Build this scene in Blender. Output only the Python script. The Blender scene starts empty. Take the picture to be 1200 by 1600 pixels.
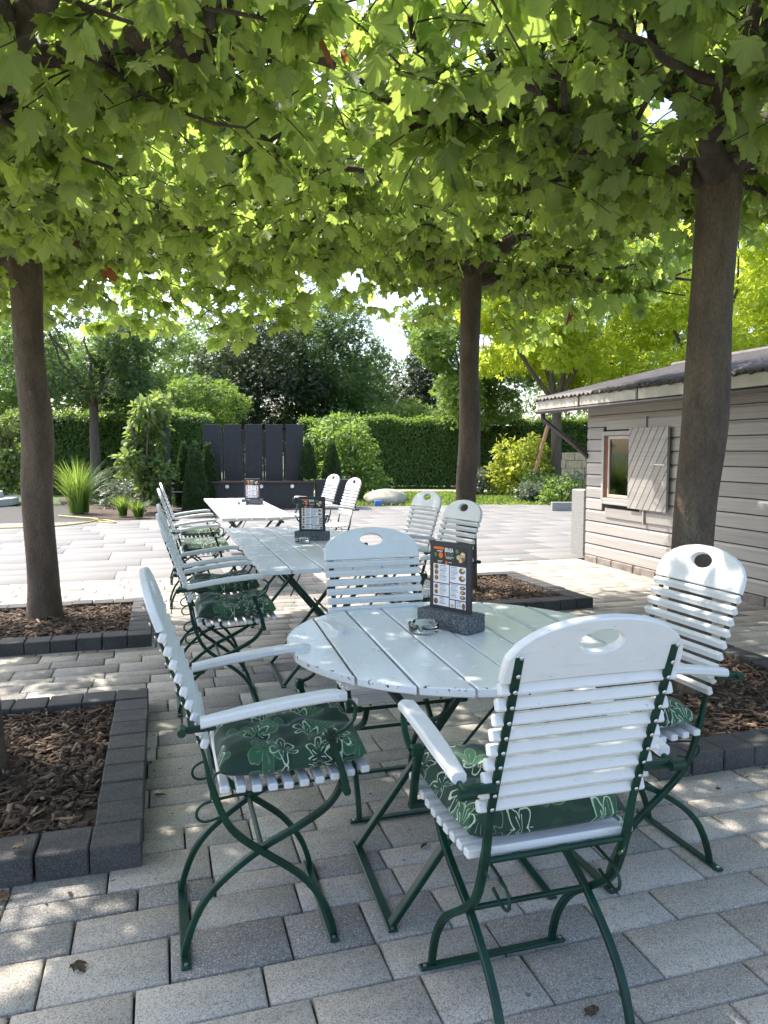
import bpy, bmesh, math, random
import numpy as np
from mathutils import Vector, Matrix

R_ = math.radians
random.seed(7)
rng = np.random.default_rng(11)
scene = bpy.context.scene
col = scene.collection

# ---------------------------------------------------------------- camera
CAM_H, PITCH, AZ, FPX = 1.42, R_(4.65), R_(16.6), 1170.0     # f in pixels of a 1200x1600 frame
cd = bpy.data.cameras.new('camera')
cd.sensor_fit = 'VERTICAL'; cd.sensor_height = 24.0
cd.lens = 24.0 * FPX / 1600.0
cd.clip_start = 0.05; cd.clip_end = 2000
cam = bpy.data.objects.new('camera', cd); col.objects.link(cam)
cam.location = (0, 0, CAM_H)
cam.rotation_euler = (math.pi / 2 - PITCH, 0, -AZ)
scene.camera = cam
scene.render.resolution_x, scene.render.resolution_y = 768, 1024

# ---------------------------------------------------------------- sky and sun
SUN_EL = R_(53.5)
SUN_H = Vector((-0.62, 0.785)).normalized()
world = bpy.data.worlds.new('World'); scene.world = world; world.use_nodes = True
wn = world.node_tree.nodes; wl = world.node_tree.links
bg = wn['Background']
sky = wn.new('ShaderNodeTexSky'); sky.sky_type = 'NISHITA'; sky.sun_disc = False
sky.sun_elevation = SUN_EL; sky.sun_rotation = math.atan2(SUN_H.x, SUN_H.y)
sky.air_density = 1.0; sky.dust_density = 3.0; sky.ozone_density = 1.0
wl.new(sky.outputs[0], bg.inputs[0]); bg.inputs[1].default_value = 0.15
sd = bpy.data.lights.new('sun', 'SUN'); sd.energy = 2.6; sd.angle = R_(0.53); sd.color = (1.0, 0.945, 0.86)
sun = bpy.data.objects.new('sun', sd); col.objects.link(sun)
S = Vector((SUN_H.x * math.cos(SUN_EL), SUN_H.y * math.cos(SUN_EL), math.sin(SUN_EL)))
sun.rotation_euler = S.to_track_quat('Z', 'Y').to_euler(); sun.location = (0, 0, 30)

scene.view_settings.view_transform = 'Standard'; scene.view_settings.look = 'None'
scene.view_settings.gamma = 1.0; scene.view_settings.use_curve_mapping = False
scene.view_settings.exposure = 1.84
cy = scene.cycles
cy.max_bounces = 8; cy.diffuse_bounces = 5; cy.glossy_bounces = 4; cy.transmission_bounces = 6; cy.transparent_max_bounces = 8

# ---------------------------------------------------------------- view helpers (pixel of the 1200x1600 photo -> place)
cA, sA = math.cos(AZ), math.sin(AZ)
def W(px, fwd, z=0.0):
    lat = (px - 600) / FPX * fwd
    return Vector((lat * cA + fwd * sA, fwd * cA - lat * sA, z))
def zpx(py, fwd): return CAM_H + (704.8 - py) / FPX * fwd
_F = np.array([sA * math.cos(PITCH), cA * math.cos(PITCH), -math.sin(PITCH)])
_Rv = np.array([cA, -sA, 0.0]); _U = np.cross(_Rv, _F)
def project(P):
    v = np.asarray(P) - np.array([0, 0, CAM_H]); d = v @ _F
    d = np.where(d < 0.01, 0.01, d)
    return 600 + FPX * (v @ _Rv) / d, 800 - FPX * (v @ _U) / d, v @ _F

# ---------------------------------------------------------------- materials
MATS = {}
def new_mat(name):
    m = bpy.data.materials.new(name); m.use_nodes = True
    nt = m.node_tree; b = nt.nodes['Principled BSDF']
    MATS[name] = m
    return m, nt, b
def nd(nt, t, **kw):
    n = nt.nodes.new(t)
    for k, v in kw.items():
        if k.startswith('i_'): n.inputs[k[2:].replace('_', ' ')].default_value = v
        elif k.startswith('n_'): n.inputs[int(k[2:])].default_value = v
        else: setattr(n, k, v)
    return n
def math_n(nt, op, a, b=None, c=None, clamp=False):
    n = nt.nodes.new('ShaderNodeMath'); n.operation = op; n.use_clamp = clamp
    for i, v in enumerate((a, b, c)):
        if v is None: continue
        if isinstance(v, (int, float)): n.inputs[i].default_value = v
        else: nt.links.new(v, n.inputs[i])
    return n.outputs[0]
def mixc(nt, fac, a, b, mode='MIX'):
    n = nt.nodes.new('ShaderNodeMix'); n.data_type = 'RGBA'; n.blend_type = mode
    for i, v in ((0, fac), (6, a), (7, b)):
        if isinstance(v, (int, float)): n.inputs[i].default_value = v
        elif isinstance(v, tuple): n.inputs[i].default_value = (*v[:3], 1)
        else: nt.links.new(v, n.inputs[i])
    return n.outputs[2]
def ramp(nt, fac, stops):
    n = nt.nodes.new('ShaderNodeValToRGB'); e = n.color_ramp.elements
    while len(e) < len(stops): e.new(0.5)
    for k, (p, c) in zip(e, stops):
        k.position = p; k.color = (*c, 1) if len(c) == 3 else c
    nt.links.new(fac, n.inputs[0]); return n.outputs[0]
def coords(nt, kind='Object', scale=None):
    tc = nt.nodes.new('ShaderNodeTexCoord'); o = tc.outputs[kind]
    if scale is not None:
        mp = nt.nodes.new('ShaderNodeMapping'); mp.inputs[3].default_value = scale if isinstance(scale, tuple) else (scale,) * 3
        nt.links.new(o, mp.inputs[0]); o = mp.outputs[0]
    return o
def wpos(nt, scale=1.0):
    g = nt.nodes.new('ShaderNodeNewGeometry')
    mp = nt.nodes.new('ShaderNodeMapping'); mp.inputs[3].default_value = scale if isinstance(scale, tuple) else (scale,) * 3
    nt.links.new(g.outputs['Position'], mp.inputs[0]); return mp.outputs[0]
def noise(nt, vec, scale, detail=4, rough=0.55, dist=0.0):
    n = nd(nt, 'ShaderNodeTexNoise'); n.inputs['Scale'].default_value = scale; n.inputs['Detail'].default_value = detail
    n.inputs['Roughness'].default_value = rough; n.inputs['Distortion'].default_value = dist
    if vec is not None: nt.links.new(vec, n.inputs['Vector'])
    return n.outputs['Fac']
def rnd_val(nt):
    """random value of a piece: stored attribute on joined pieces plus the object's own random number"""
    a = nd(nt, 'ShaderNodeAttribute', attribute_name='rnd'); o = nd(nt, 'ShaderNodeObjectInfo')
    return math_n(nt, 'FRACT', math_n(nt, 'ADD', a.outputs['Fac'], o.outputs['Random']))
def bump(nt, b, h, strength=0.3, dist=0.01):
    n = nd(nt, 'ShaderNodeBump'); n.inputs['Strength'].default_value = strength; n.inputs['Distance'].default_value = dist
    nt.links.new(h, n.inputs['Height']); nt.links.new(n.outputs[0], b.inputs['Normal'])

def plain(name, c, rough=0.5, metal=0.0, spec=0.5, var=0.12, vscale=8.0, bumpk=0.0, coat=0.0):
    m, nt, b = new_mat(name)
    b.inputs['Roughness'].default_value = rough; b.inputs['Metallic'].default_value = metal
    b.inputs['Specular IOR Level'].default_value = spec; b.inputs['Coat Weight'].default_value = coat
    v = wpos(nt)
    n1 = noise(nt, v, vscale, 5)
    lo = tuple(x * (1 - var) for x in c); hi = tuple(min(1, x * (1 + var)) for x in c)
    nt.links.new(ramp(nt, n1, [(0.3, lo), (0.7, hi)]), b.inputs['Base Color'])
    if bumpk: bump(nt, b, noise(nt, v, vscale * 6, 4), bumpk, 0.004)
    return m

def white_paint(name, c, rough, grain_axis=None, local=False):
    m, nt, b = new_mat(name)
    v = coords(nt, 'Object'); g = wpos(nt)
    n1 = noise(nt, g, 9, 5); r = rnd_val(nt)
    base = mixc(nt, math_n(nt, 'MULTIPLY', n1, 0.25), c, tuple(x * 0.8 for x in c))
    base = mixc(nt, math_n(nt, 'MULTIPLY', r, 0.12), base, (c[0] * .86, c[1] * .9, c[2] * .84))
    # small scuffs
    sc = nd(nt, 'ShaderNodeMapping'); sc.inputs[3].default_value = (60, 60, 140); nt.links.new(g, sc.inputs[0])
    s = noise(nt, sc.outputs[0], 1.0, 3, 0.6)
    base = mixc(nt, math_n(nt, 'MULTIPLY', math_n(nt, 'GREATER_THAN', s, 0.71), 0.6), base, (0.22, 0.21, 0.19))
    grime = noise(nt, g, 22, 6, 0.7)
    base = mixc(nt, math_n(nt, 'MULTIPLY', math_n(nt, 'SUBTRACT', grime, 0.5, clamp=True), 0.8), base, (0.45, 0.44, 0.38))
    nt.links.new(base, b.inputs['Base Color'])
    nt.links.new(math_n(nt, 'ADD', math_n(nt, 'MULTIPLY', n1, 0.25), rough - 0.1), b.inputs['Roughness'])
    if grain_axis:
        gs = nd(nt, 'ShaderNodeMapping'); gs.inputs[3].default_value = grain_axis; nt.links.new(v if local else g, gs.inputs[0])
        gn = noise(nt, gs.outputs[0], 1.0, 5, 0.6); bump(nt, b, gn, 0.22, 0.004)
        streak = math_n(nt, 'MULTIPLY', math_n(nt, 'SUBTRACT', gn, 0.56, clamp=True), 1.4)
        nt.links.new(mixc(nt, streak, base, tuple(x * .55 for x in c)), b.inputs['Base Color'])
    return m
white_paint('white_slat', (0.68, 0.68, 0.68), 0.42, (7, 110, 110), local=True)
def table_paint():
    m = white_paint('table_white', (0.73, 0.75, 0.77), 0.22, (90, 5, 90))
    nt = m.node_tree; b = nt.nodes['Principled BSDF']
    old = b.inputs['Base Color'].links[0].from_socket
    e = nd(nt, 'ShaderNodeAttribute', attribute_name='rim')
    g = wpos(nt, 55)
    ch = math_n(nt, 'MULTIPLY', math_n(nt, 'GREATER_THAN', noise(nt, g, 1.0, 5, 0.7), 0.60), math_n(nt, 'GREATER_THAN', e.outputs['Fac'], 0.5))
    nt.links.new(mixc(nt, ch, old, (0.05, 0.045, 0.04)), b.inputs['Base Color'])
table_paint()
plain('green_iron', (0.003, 0.032, 0.019), 0.40, var=0.4, vscale=14, bumpk=0.2, spec=0.32)
plain('rivet_steel', (0.62, 0.62, 0.60), 0.3, metal=0.9)
plain('board_slate', (0.022, 0.024, 0.032), 0.5)
plain('print_black', (0.012, 0.012, 0.014), 0.35)
plain('print_white', (0.80, 0.78, 0.82), 0.35, var=0.03)
plain('print_ink', (0.12, 0.12, 0.14), 0.5)
plain('print_orange', (0.75, 0.14, 0.02), 0.4)
plain('print_green', (0.05, 0.22, 0.06), 0.4)
plain('print_brown', (0.22, 0.09, 0.04), 0.45, var=0.8, vscale=160)
plain('print_cream', (0.62, 0.45, 0.26), 0.45, var=0.7, vscale=160)
plain('iron_black', (0.016, 0.017, 0.022), 0.45, var=0.25)
plain('hut_grey_trim', (0.34, 0.315, 0.295), 0.6, var=0.1)
plain('fascia', (0.44, 0.41, 0.355), 0.6, var=0.25, vscale=5)
plain('gutter_brown', (0.045, 0.028, 0.022), 0.35)
plain('frame_rust', (0.30, 0.10, 0.05), 0.55)
plain('frame_wood', (0.42, 0.36, 0.31), 0.55)
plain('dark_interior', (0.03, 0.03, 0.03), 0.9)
plain('roof_bitumen', (0.046, 0.038, 0.033), 0.62, var=0.5, vscale=6, bumpk=0.5)
plain('plinth', (0.20, 0.17, 0.15), 0.9, var=0.35, vscale=10, bumpk=0.6)
plain('granite_post', (0.25, 0.243, 0.23), 0.75, var=0.25, vscale=40, bumpk=0.4)
plain('boulder_stone', (0.36, 0.335, 0.26), 0.85, var=0.3, vscale=5, bumpk=0.4)
plain('hose_yellow', (0.42, 0.36, 0.10), 0.45)
plain('timber_orange', (0.42, 0.22, 0.10), 0.6, var=0.3)
plain('blue_plastic', (0.06, 0.20, 0.55), 0.4)
plain('steel_cover', (0.30, 0.36, 0.42), 0.45, metal=0.4)
plain('lime_wall', (0.55, 0.45, 0.32), 0.85, var=0.2, vscale=8, bumpk=0.5)
plain('concrete_step', (0.44, 0.43, 0.40), 0.85, var=0.12, vscale=6)
plain('far_building', (0.05, 0.05, 0.055), 0.8)
plain('far_roof_edge', (0.45, 0.46, 0.47), 0.7)
plain('hedge_wood', (0.020, 0.030, 0.010), 0.9)
plain('soil', (0.065, 0.042, 0.028), 0.95, var=0.5, vscale=14, bumpk=0.8)
plain('lamp_white', (0.8, 0.8, 0.78), 0.4)
plain('dead_leaf', (0.075, 0.050, 0.025), 0.8, var=0.5, vscale=60)
plain('twig_wood', (0.20, 0.14, 0.09), 0.85, var=0.4, vscale=40)

def granite_block():
    m, nt, b = new_mat('granite_block'); v = wpos(nt)
    vo = nd(nt, 'ShaderNodeTexVoronoi'); vo.inputs['Scale'].default_value = 260; nt.links.new(v, vo.inputs['Vector'])
    c = ramp(nt, vo.outputs['Color'], [(0.15, (0.02, 0.023, 0.028)), (0.55, (0.075, 0.085, 0.095)), (0.9, (0.21, 0.22, 0.24))])
    nt.links.new(c, b.inputs['Base Color']); b.inputs['Roughness'].default_value = 0.65
    bump(nt, b, noise(nt, v, 200, 3), 0.35, 0.002)
granite_block()

def glass(name, c=(0.95, 0.98, 0.97), ior=1.45):
    m, nt, b = new_mat(name)
    b.inputs['Base Color'].default_value = (*c, 1); b.inputs['Transmission Weight'].default_value = 1.0
    b.inputs['Roughness'].default_value = 0.02; b.inputs['IOR'].default_value = ior
glass('ashtray_glass', (0.93, 0.98, 0.96))
glass('window_glass', (0.75, 0.8, 0.8))

def paver_mat(name, stops, speck=0.5, warm=0.0):
    m, nt, b = new_mat(name); v = wpos(nt); r = rnd_val(nt)
    c = ramp(nt, r, stops)
    cl = noise(nt, wpos(nt, (2.2, 6, 3)), 2.0, 4)                       # cloudy face mix
    c = mixc(nt, math_n(nt, 'MULTIPLY', math_n(nt, 'SUBTRACT', cl, 0.42, clamp=True), 1.1, clamp=True), c, (0.13, 0.122, 0.112))
    vo = nd(nt, 'ShaderNodeTexVoronoi'); vo.inputs['Scale'].default_value = 330; nt.links.new(v, vo.inputs['Vector'])
    sp = nd(nt, 'ShaderNodeSeparateColor'); nt.links.new(vo.outputs['Color'], sp.inputs[0])
    c = mixc(nt, math_n(nt, 'MULTIPLY', math_n(nt, 'GREATER_THAN', sp.outputs[0], 0.8), speck), c, (0.55, 0.53, 0.49))
    c = mixc(nt, math_n(nt, 'MULTIPLY', math_n(nt, 'LESS_THAN', sp.outputs[1], 0.22), speck), c, (0.05, 0.048, 0.045))
    st = noise(nt, wpos(nt), 3.1, 5, 0.65)                              # stains of their own shape
    c = mixc(nt, math_n(nt, 'MULTIPLY', math_n(nt, 'SUBTRACT', st, 0.62, clamp=True), 2.2, clamp=True), c, (0.09, 0.08, 0.07))
    spot = noise(nt, wpos(nt), 23, 2, 0.4)
    c = mixc(nt, math_n(nt, 'MULTIPLY', math_n(nt, 'GREATER_THAN', spot, 0.77), 0.6), c, (0.05, 0.045, 0.04))
    nt.links.new(c, b.inputs['Base Color']); b.inputs['Roughness'].default_value = 0.82
    b.inputs['Specular IOR Level'].default_value = 0.35
    h = math_n(nt, 'ADD', noise(nt, v, 260, 3), math_n(nt, 'MULTIPLY', noise(nt, v, 30, 3), 0.8))
    bump(nt, b, h, 0.35, 0.003)
paver_mat('paver', [(0.0, (0.33, 0.295, 0.245)), (0.35, (0.42, 0.375, 0.315)), (0.62, (0.46, 0.42, 0.36)), (0.8, (0.29, 0.265, 0.23)), (0.93, (0.22, 0.203, 0.182))])
paver_mat('slab', [(0.0, (0.170, 0.164, 0.157)), (0.5, (0.184, 0.177, 0.169)), (1.0, (0.160, 0.155, 0.149))], 0.08)
paver_mat('kerb_block', [(0.0, (0.042, 0.041, 0.041)), (0.5, (0.055, 0.053, 0.052)), (1.0, (0.036, 0.035, 0.036))], 0.10)
plain('joint_sand', (0.055, 0.050, 0.042), 0.95, var=0.4, vscale=30)

def mulch_mat():
    m, nt, b = new_mat('bark_chip'); r = rnd_val(nt)
    c = ramp(nt, r, [(0.0, (0.030, 0.018, 0.012)), (0.4, (0.075, 0.042, 0.025)), (0.75, (0.14, 0.08, 0.045)), (0.95, (0.27, 0.19, 0.12)), (1.0, (0.36, 0.28, 0.19))])
    n1 = noise(nt, wpos(nt, (60, 60, 60)), 1.0, 4)
    nt.links.new(mixc(nt, math_n(nt, 'MULTIPLY', n1, 0.6), c, (0.02, 0.013, 0.01)), b.inputs['Base Color'])
    b.inputs['Roughness'].default_value = 0.88
mulch_mat()

def bark_mat(name, a, bcol, c3, sc=1.0):
    m, nt, b = new_mat(name); v = wpos(nt, (1, 1, 0.35))
    n1 = noise(nt, v, 9 * sc, 6, 0.65); n2 = noise(nt, v, 34 * sc, 4, 0.6); n3 = noise(nt, wpos(nt, (1, 1, .6)), 3.3 * sc, 3)
    c = ramp(nt, n1, [(0.3, a), (0.68, bcol)])
    c = mixc(nt, math_n(nt, 'MULTIPLY', math_n(nt, 'GREATER_THAN', math_n(nt, 'ADD', n3, math_n(nt, 'MULTIPLY', n2, 0.25)), 0.80), 0.45), c, c3)
    c = mixc(nt, math_n(nt, 'MULTIPLY', math_n(nt, 'SUBTRACT', noise(nt, wpos(nt, (1, 1, .55)), 75 * sc, 5, 0.7), 0.46, clamp=True), 2.6, clamp=True), c, tuple(x * .42 for x in a))
    lich = noise(nt, wpos(nt), 16 * sc, 5, 0.75)
    c = mixc(nt, math_n(nt, 'MULTIPLY', math_n(nt, 'GREATER_THAN', lich, 0.655), 0.5), c, c3)
    sp = noise(nt, wpos(nt), 120, 2)
    c = mixc(nt, math_n(nt, 'MULTIPLY', math_n(nt, 'GREATER_THAN', sp, 0.72), 0.5), c, (0.42, 0.36, 0.30))
    nt.links.new(c, b.inputs['Base Color']); b.inputs['Roughness'].default_value = 0.85
    ring = noise(nt, wpos(nt, (2, 2, 26)), 1.0, 3)
    vo = nd(nt, 'ShaderNodeTexVoronoi'); vo.feature = 'DISTANCE_TO_EDGE'; vo.inputs['Scale'].default_value = 1.0
    dv = nd(nt, 'ShaderNodeTexNoise'); dv.inputs['Scale'].default_value = 5.0; dv.inputs['Detail'].default_value = 4; nt.links.new(wpos(nt), dv.inputs['Vector'])
    wv = nd(nt, 'ShaderNodeVectorMath'); wv.operation = 'MULTIPLY_ADD'; nt.links.new(dv.outputs['Color'], wv.inputs[0]); wv.inputs[1].default_value = (5, 5, 5); nt.links.new(wpos(nt, (60 * sc, 60 * sc, 16 * sc)), wv.inputs[2])
    nt.links.new(wv.outputs[0], vo.inputs['Vector'])
    crack = math_n(nt, 'MINIMUM', math_n(nt, 'MULTIPLY', vo.outputs['Distance'], 7.0), 1.0)
    crack = math_n(nt, 'MAXIMUM', crack, math_n(nt, 'MULTIPLY_ADD', n1, 1.6, -0.35))
    nt.links.new(mixc(nt, math_n(nt, 'MULTIPLY', math_n(nt, 'SUBTRACT', 1.0, crack, clamp=True), 0.22), c, tuple(x * .4 for x in a)), b.inputs['Base Color'])
    hgt = math_n(nt, 'ADD', math_n(nt, 'ADD', n1, math_n(nt, 'MULTIPLY', n2, 0.6)), math_n(nt, 'MULTIPLY', ring, 0.35))
    bump(nt, b, math_n(nt, 'ADD', hgt, math_n(nt, 'MULTIPLY', crack, 0.16)), 0.9, 0.012)
bark_mat('plane_bark', (0.072, 0.050, 0.036), (0.150, 0.108, 0.078), (0.16, 0.145, 0.10))
bark_mat('limb_bark', (0.045, 0.033, 0.026), (0.12, 0.09, 0.068), (0.15, 0.12, 0.08), 2.0)
bark_mat('far_bark', (0.08, 0.06, 0.045), (0.15, 0.115, 0.085), (0.18, 0.15, 0.11))

def leaf_mat(name, dark, light, trans, tw=0.45, vein=True, rough=0.45, under=None):
    m, nt, b = new_mat(name); r = rnd_val(nt)
    c = ramp(nt, r, [(0.0, dark), (1.0, light)])
    if under:                                   # the felted underside of a plane leaf is paler
        gg = nd(nt, 'ShaderNodeNewGeometry'); c = mixc(nt, gg.outputs['Backfacing'], c, ramp(nt, r, [(0.0, under[0]), (1.0, under[1])]))
    tcol = mixc(nt, r, tuple(x * 0.75 for x in trans), trans)
    if vein:
        a = nd(nt, 'ShaderNodeAttribute', attribute_name='vein')
        vv = math_n(nt, 'POWER', a.outputs['Fac'], 14.0)
        c = mixc(nt, math_n(nt, 'MULTIPLY', vv, 0.55), c, tuple(min(1, x * 2.2 + .03) for x in light))
        tcol = mixc(nt, math_n(nt, 'MULTIPLY', vv, 0.35), tcol, tuple(min(1, x * 1.15 + .03) for x in trans))
        brn = math_n(nt, 'GREATER_THAN', r, 0.997)
        c = mixc(nt, brn, c, (0.20, 0.08, 0.04)); tcol = mixc(nt, brn, tcol, (0.35, 0.12, 0.05))
    nt.links.new(c, b.inputs['Base Color']); b.inputs['Roughness'].default_value = rough; b.inputs['Specular IOR Level'].default_value = 0.4
    t = nd(nt, 'ShaderNodeBsdfTranslucent'); nt.links.new(tcol, t.inputs[0])
    mx = nd(nt, 'ShaderNodeMixShader'); mx.inputs[0].default_value = tw
    nt.links.new(b.outputs[0], mx.inputs[1]); nt.links.new(t.outputs[0], mx.inputs[2])
    nt.links.new(mx.outputs[0], nt.nodes['Material Output'].inputs[0])
leaf_mat('plane_leaf', (0.075, 0.115, 0.035), (0.125, 0.170, 0.050), (0.54, 0.72, 0.13), 0.55, under=((0.19, 0.255, 0.11), (0.28, 0.345, 0.155)))
leaf_mat('robinia_leaf', (0.20, 0.28, 0.030), (0.31, 0.39, 0.045), (0.86, 0.95, 0.12), 0.62, False)
leaf_mat('lime_leaf', (0.07, 0.13, 0.030), (0.12, 0.19, 0.045), (0.34, 0.50, 0.08), 0.45, False)
leaf_mat('hedge_leaf', (0.045, 0.092, 0.020), (0.095, 0.160, 0.034), (0.32, 0.48, 0.07), 0.4, False)
leaf_mat('yew_leaf', (0.024, 0.042, 0.016), (0.048, 0.074, 0.026), (0.11, 0.17, 0.04), 0.2, False)
leaf_mat('dark_green_leaf', (0.040, 0.075, 0.025), (0.075, 0.120, 0.040), (0.18, 0.30, 0.06), 0.4, False)  # darker green leaf for several trees and perennials
leaf_mat('thuja_leaf', (0.025, 0.055, 0.018), (0.050, 0.090, 0.028), (0.10, 0.18, 0.04), 0.25, False)
leaf_mat('gold_leaf', (0.16, 0.21, 0.03), (0.26, 0.30, 0.05), (0.60, 0.66, 0.08), 0.5, False)
leaf_mat('pear_leaf', (0.09, 0.14, 0.045), (0.17, 0.22, 0.08), (0.40, 0.52, 0.12), 0.45, False)
leaf_mat('grass_leaf', (0.07, 0.13, 0.025), (0.13, 0.21, 0.045), (0.36, 0.50, 0.08), 0.45, False)
leaf_mat('grey_leaf', (0.10, 0.13, 0.08), (0.18, 0.20, 0.15), (0.22, 0.28, 0.14), 0.3, False)
leaf_mat('lavender', (0.20, 0.18, 0.30), (0.34, 0.30, 0.44), (0.3, 0.3, 0.4), 0.3, False)

def ground_mat():
    m, nt, b = new_mat('turf'); v = wpos(nt)
    c = ramp(nt, noise(nt, v, 2.2, 6, 0.7), [(0.3, (0.045, 0.075, 0.018)), (0.7, (0.10, 0.14, 0.035))])
    nt.links.new(c, b.inputs['Base Color']); b.inputs['Roughness'].default_value = 0.9
    bump(nt, b, noise(nt, v, 60, 4), 0.8, 0.03)
ground_mat()
plain('gravel_path', (0.40, 0.35, 0.26), 0.9, var=0.25, vscale=20, bumpk=0.5)

def hut_paint():
    m, nt, b = new_mat('hut_boards'); v = wpos(nt); r = rnd_val(nt)
    c = ramp(nt, r, [(0.0, (0.295, 0.272, 0.252)), (0.6, (0.33, 0.305, 0.285)), (1.0, (0.37, 0.343, 0.32))])
    g = noise(nt, wpos(nt, (8, 1.2, 40)), 1.0, 6, 0.65)
    c = mixc(nt, math_n(nt, 'MULTIPLY', math_n(nt, 'SUBTRACT', g, 0.46, clamp=True), 1.6), c, (0.17, 0.15, 0.135))
    nt.links.new(c, b.inputs['Base Color']); b.inputs['Roughness'].default_value = 0.55
    bump(nt, b, g, 0.25, 0.004)
hut_paint()

def cushion_mat():
    m, nt, b = new_mat('cushion_cloth'); v = coords(nt, 'Object')
    dark, mid = (0.006, 0.030, 0.018), (0.024, 0.090, 0.045)
    base = mixc(nt, math_n(nt, 'GREATER_THAN', noise(nt, v, 9, 1, 0.3, 0.6), 0.60), dark, (0.011, 0.046, 0.024))
    def flowers(scale, off, petals, wd):
        mp = nd(nt, 'ShaderNodeMapping'); mp.inputs[1].default_value = off; mp.inputs[3].default_value = (scale, scale, 0); nt.links.new(v, mp.inputs[0])
        wob = nd(nt, 'ShaderNodeTexNoise'); wob.inputs['Scale'].default_value = 2.6; nt.links.new(mp.outputs[0], wob.inputs['Vector'])
        add = nd(nt, 'ShaderNodeVectorMath'); add.operation = 'MULTIPLY_ADD'; nt.links.new(wob.outputs['Color'], add.inputs[0]); add.inputs[1].default_value = (.22, .22, 0); nt.links.new(mp.outputs[0], add.inputs[2])
        vo = nd(nt, 'ShaderNodeTexVoronoi'); vo.voronoi_dimensions = '2D'; vo.inputs['Scale'].default_value = 1.0; vo.inputs['Randomness'].default_value = 0.75
        nt.links.new(mp.outputs[0], vo.inputs['Vector'])
        sub = nd(nt, 'ShaderNodeVectorMath'); sub.operation = 'SUBTRACT'; nt.links.new(add.outputs[0], sub.inputs[0]); nt.links.new(vo.outputs['Position'], sub.inputs[1])
        sx = nd(nt, 'ShaderNodeSeparateXYZ'); nt.links.new(sub.outputs[0], sx.inputs[0])
        x = math_n(nt, 'SUBTRACT', sx.outputs[0], 0.11); y = math_n(nt, 'SUBTRACT', sx.outputs[1], 0.11)
        rr = math_n(nt, 'SQRT', math_n(nt, 'ADD', math_n(nt, 'MULTIPLY', x, x), math_n(nt, 'MULTIPLY', y, y)))
        th = math_n(nt, 'ARCTAN2', y, x)
        pet = math_n(nt, 'ABSOLUTE', math_n(nt, 'COSINE', math_n(nt, 'MULTIPLY', th, petals / 2.0)))
        edge = math_n(nt, 'MULTIPLY_ADD', pet, 0.20, 0.16)
        line = math_n(nt, 'LESS_THAN', math_n(nt, 'ABSOLUTE', math_n(nt, 'SUBTRACT', rr, edge)), wd)
        stam = math_n(nt, 'MULTIPLY', math_n(nt, 'LESS_THAN', math_n(nt, 'ABSOLUTE', math_n(nt, 'SINE', math_n(nt, 'MULTIPLY', th, 5.0))), 0.22),
                      math_n(nt, 'MULTIPLY', math_n(nt, 'LESS_THAN', rr, 0.2), math_n(nt, 'GREATER_THAN', rr, 0.06)))
        inside = math_n(nt, 'LESS_THAN', rr, edge)
        cs = nd(nt, 'ShaderNodeSeparateColor'); nt.links.new(vo.outputs['Color'], cs.inputs[0])
        return math_n(nt, 'MAXIMUM', line, stam), inside, cs.outputs[0]
    l2, in2, q2 = flowers(7.0, (3.3, 1.7, 0), 5, 0.010)
    base = mixc(nt, math_n(nt, 'MULTIPLY', in2, math_n(nt, 'GREATER_THAN', q2, 0.55)), base, mid)
    l1, in1, q1 = flowers(8.5, (0, 0, 0), 6, 0.022)
    keep = math_n(nt, 'GREATER_THAN', q1, 0.18)
    base = mixc(nt, math_n(nt, 'MULTIPLY', l2, 0.55), base, (0.20, 0.34, 0.20))
    base = mixc(nt, math_n(nt, 'MULTIPLY', l1, keep), base, (0.42, 0.50, 0.38))
    nt.links.new(base, b.inputs['Base Color']); b.inputs['Roughness'].default_value = 0.85; b.inputs['Sheen Weight'].default_value = 0.15
    bump(nt, b, noise(nt, v, 500, 2), 0.2, 0.001)
cushion_mat()

# ---------------------------------------------------------------- mesh helpers
def put(name, me, mat=None, parent=None, loc=None, rot=None):
    o = bpy.data.objects.new(name, me); col.objects.link(o)
    if mat is not None and me is not None and not me.materials: me.materials.append(MATS[mat])
    if parent is not None: o.parent = parent
    if loc is not None: o.location = loc
    if rot is not None: o.rotation_euler = rot
    return o
def tag(o, label=None, cat=None, group=None, kind=None):
    if label: o['label'] = label
    if cat: o['category'] = cat
    if group: o['group'] = group
    if kind: o['kind'] = kind
    return o
def thing(name, loc, label, cat, group=None, rz=0.0):
    o = bpy.data.objects.new(name, None); col.objects.link(o)
    o.location = loc; o.rotation_euler = (0, 0, rz); o.empty_display_size = 0.2
    return tag(o, label, cat, group)
def kids(o): return [c for c in bpy.data.objects if c.parent == o]
def copy_tree(o, parent=None, cache=None):
    c = o.copy(); col.objects.link(c)
    if parent is not None: c.parent = parent
    for ch in o.children: copy_tree(ch, c)
    return c

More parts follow.
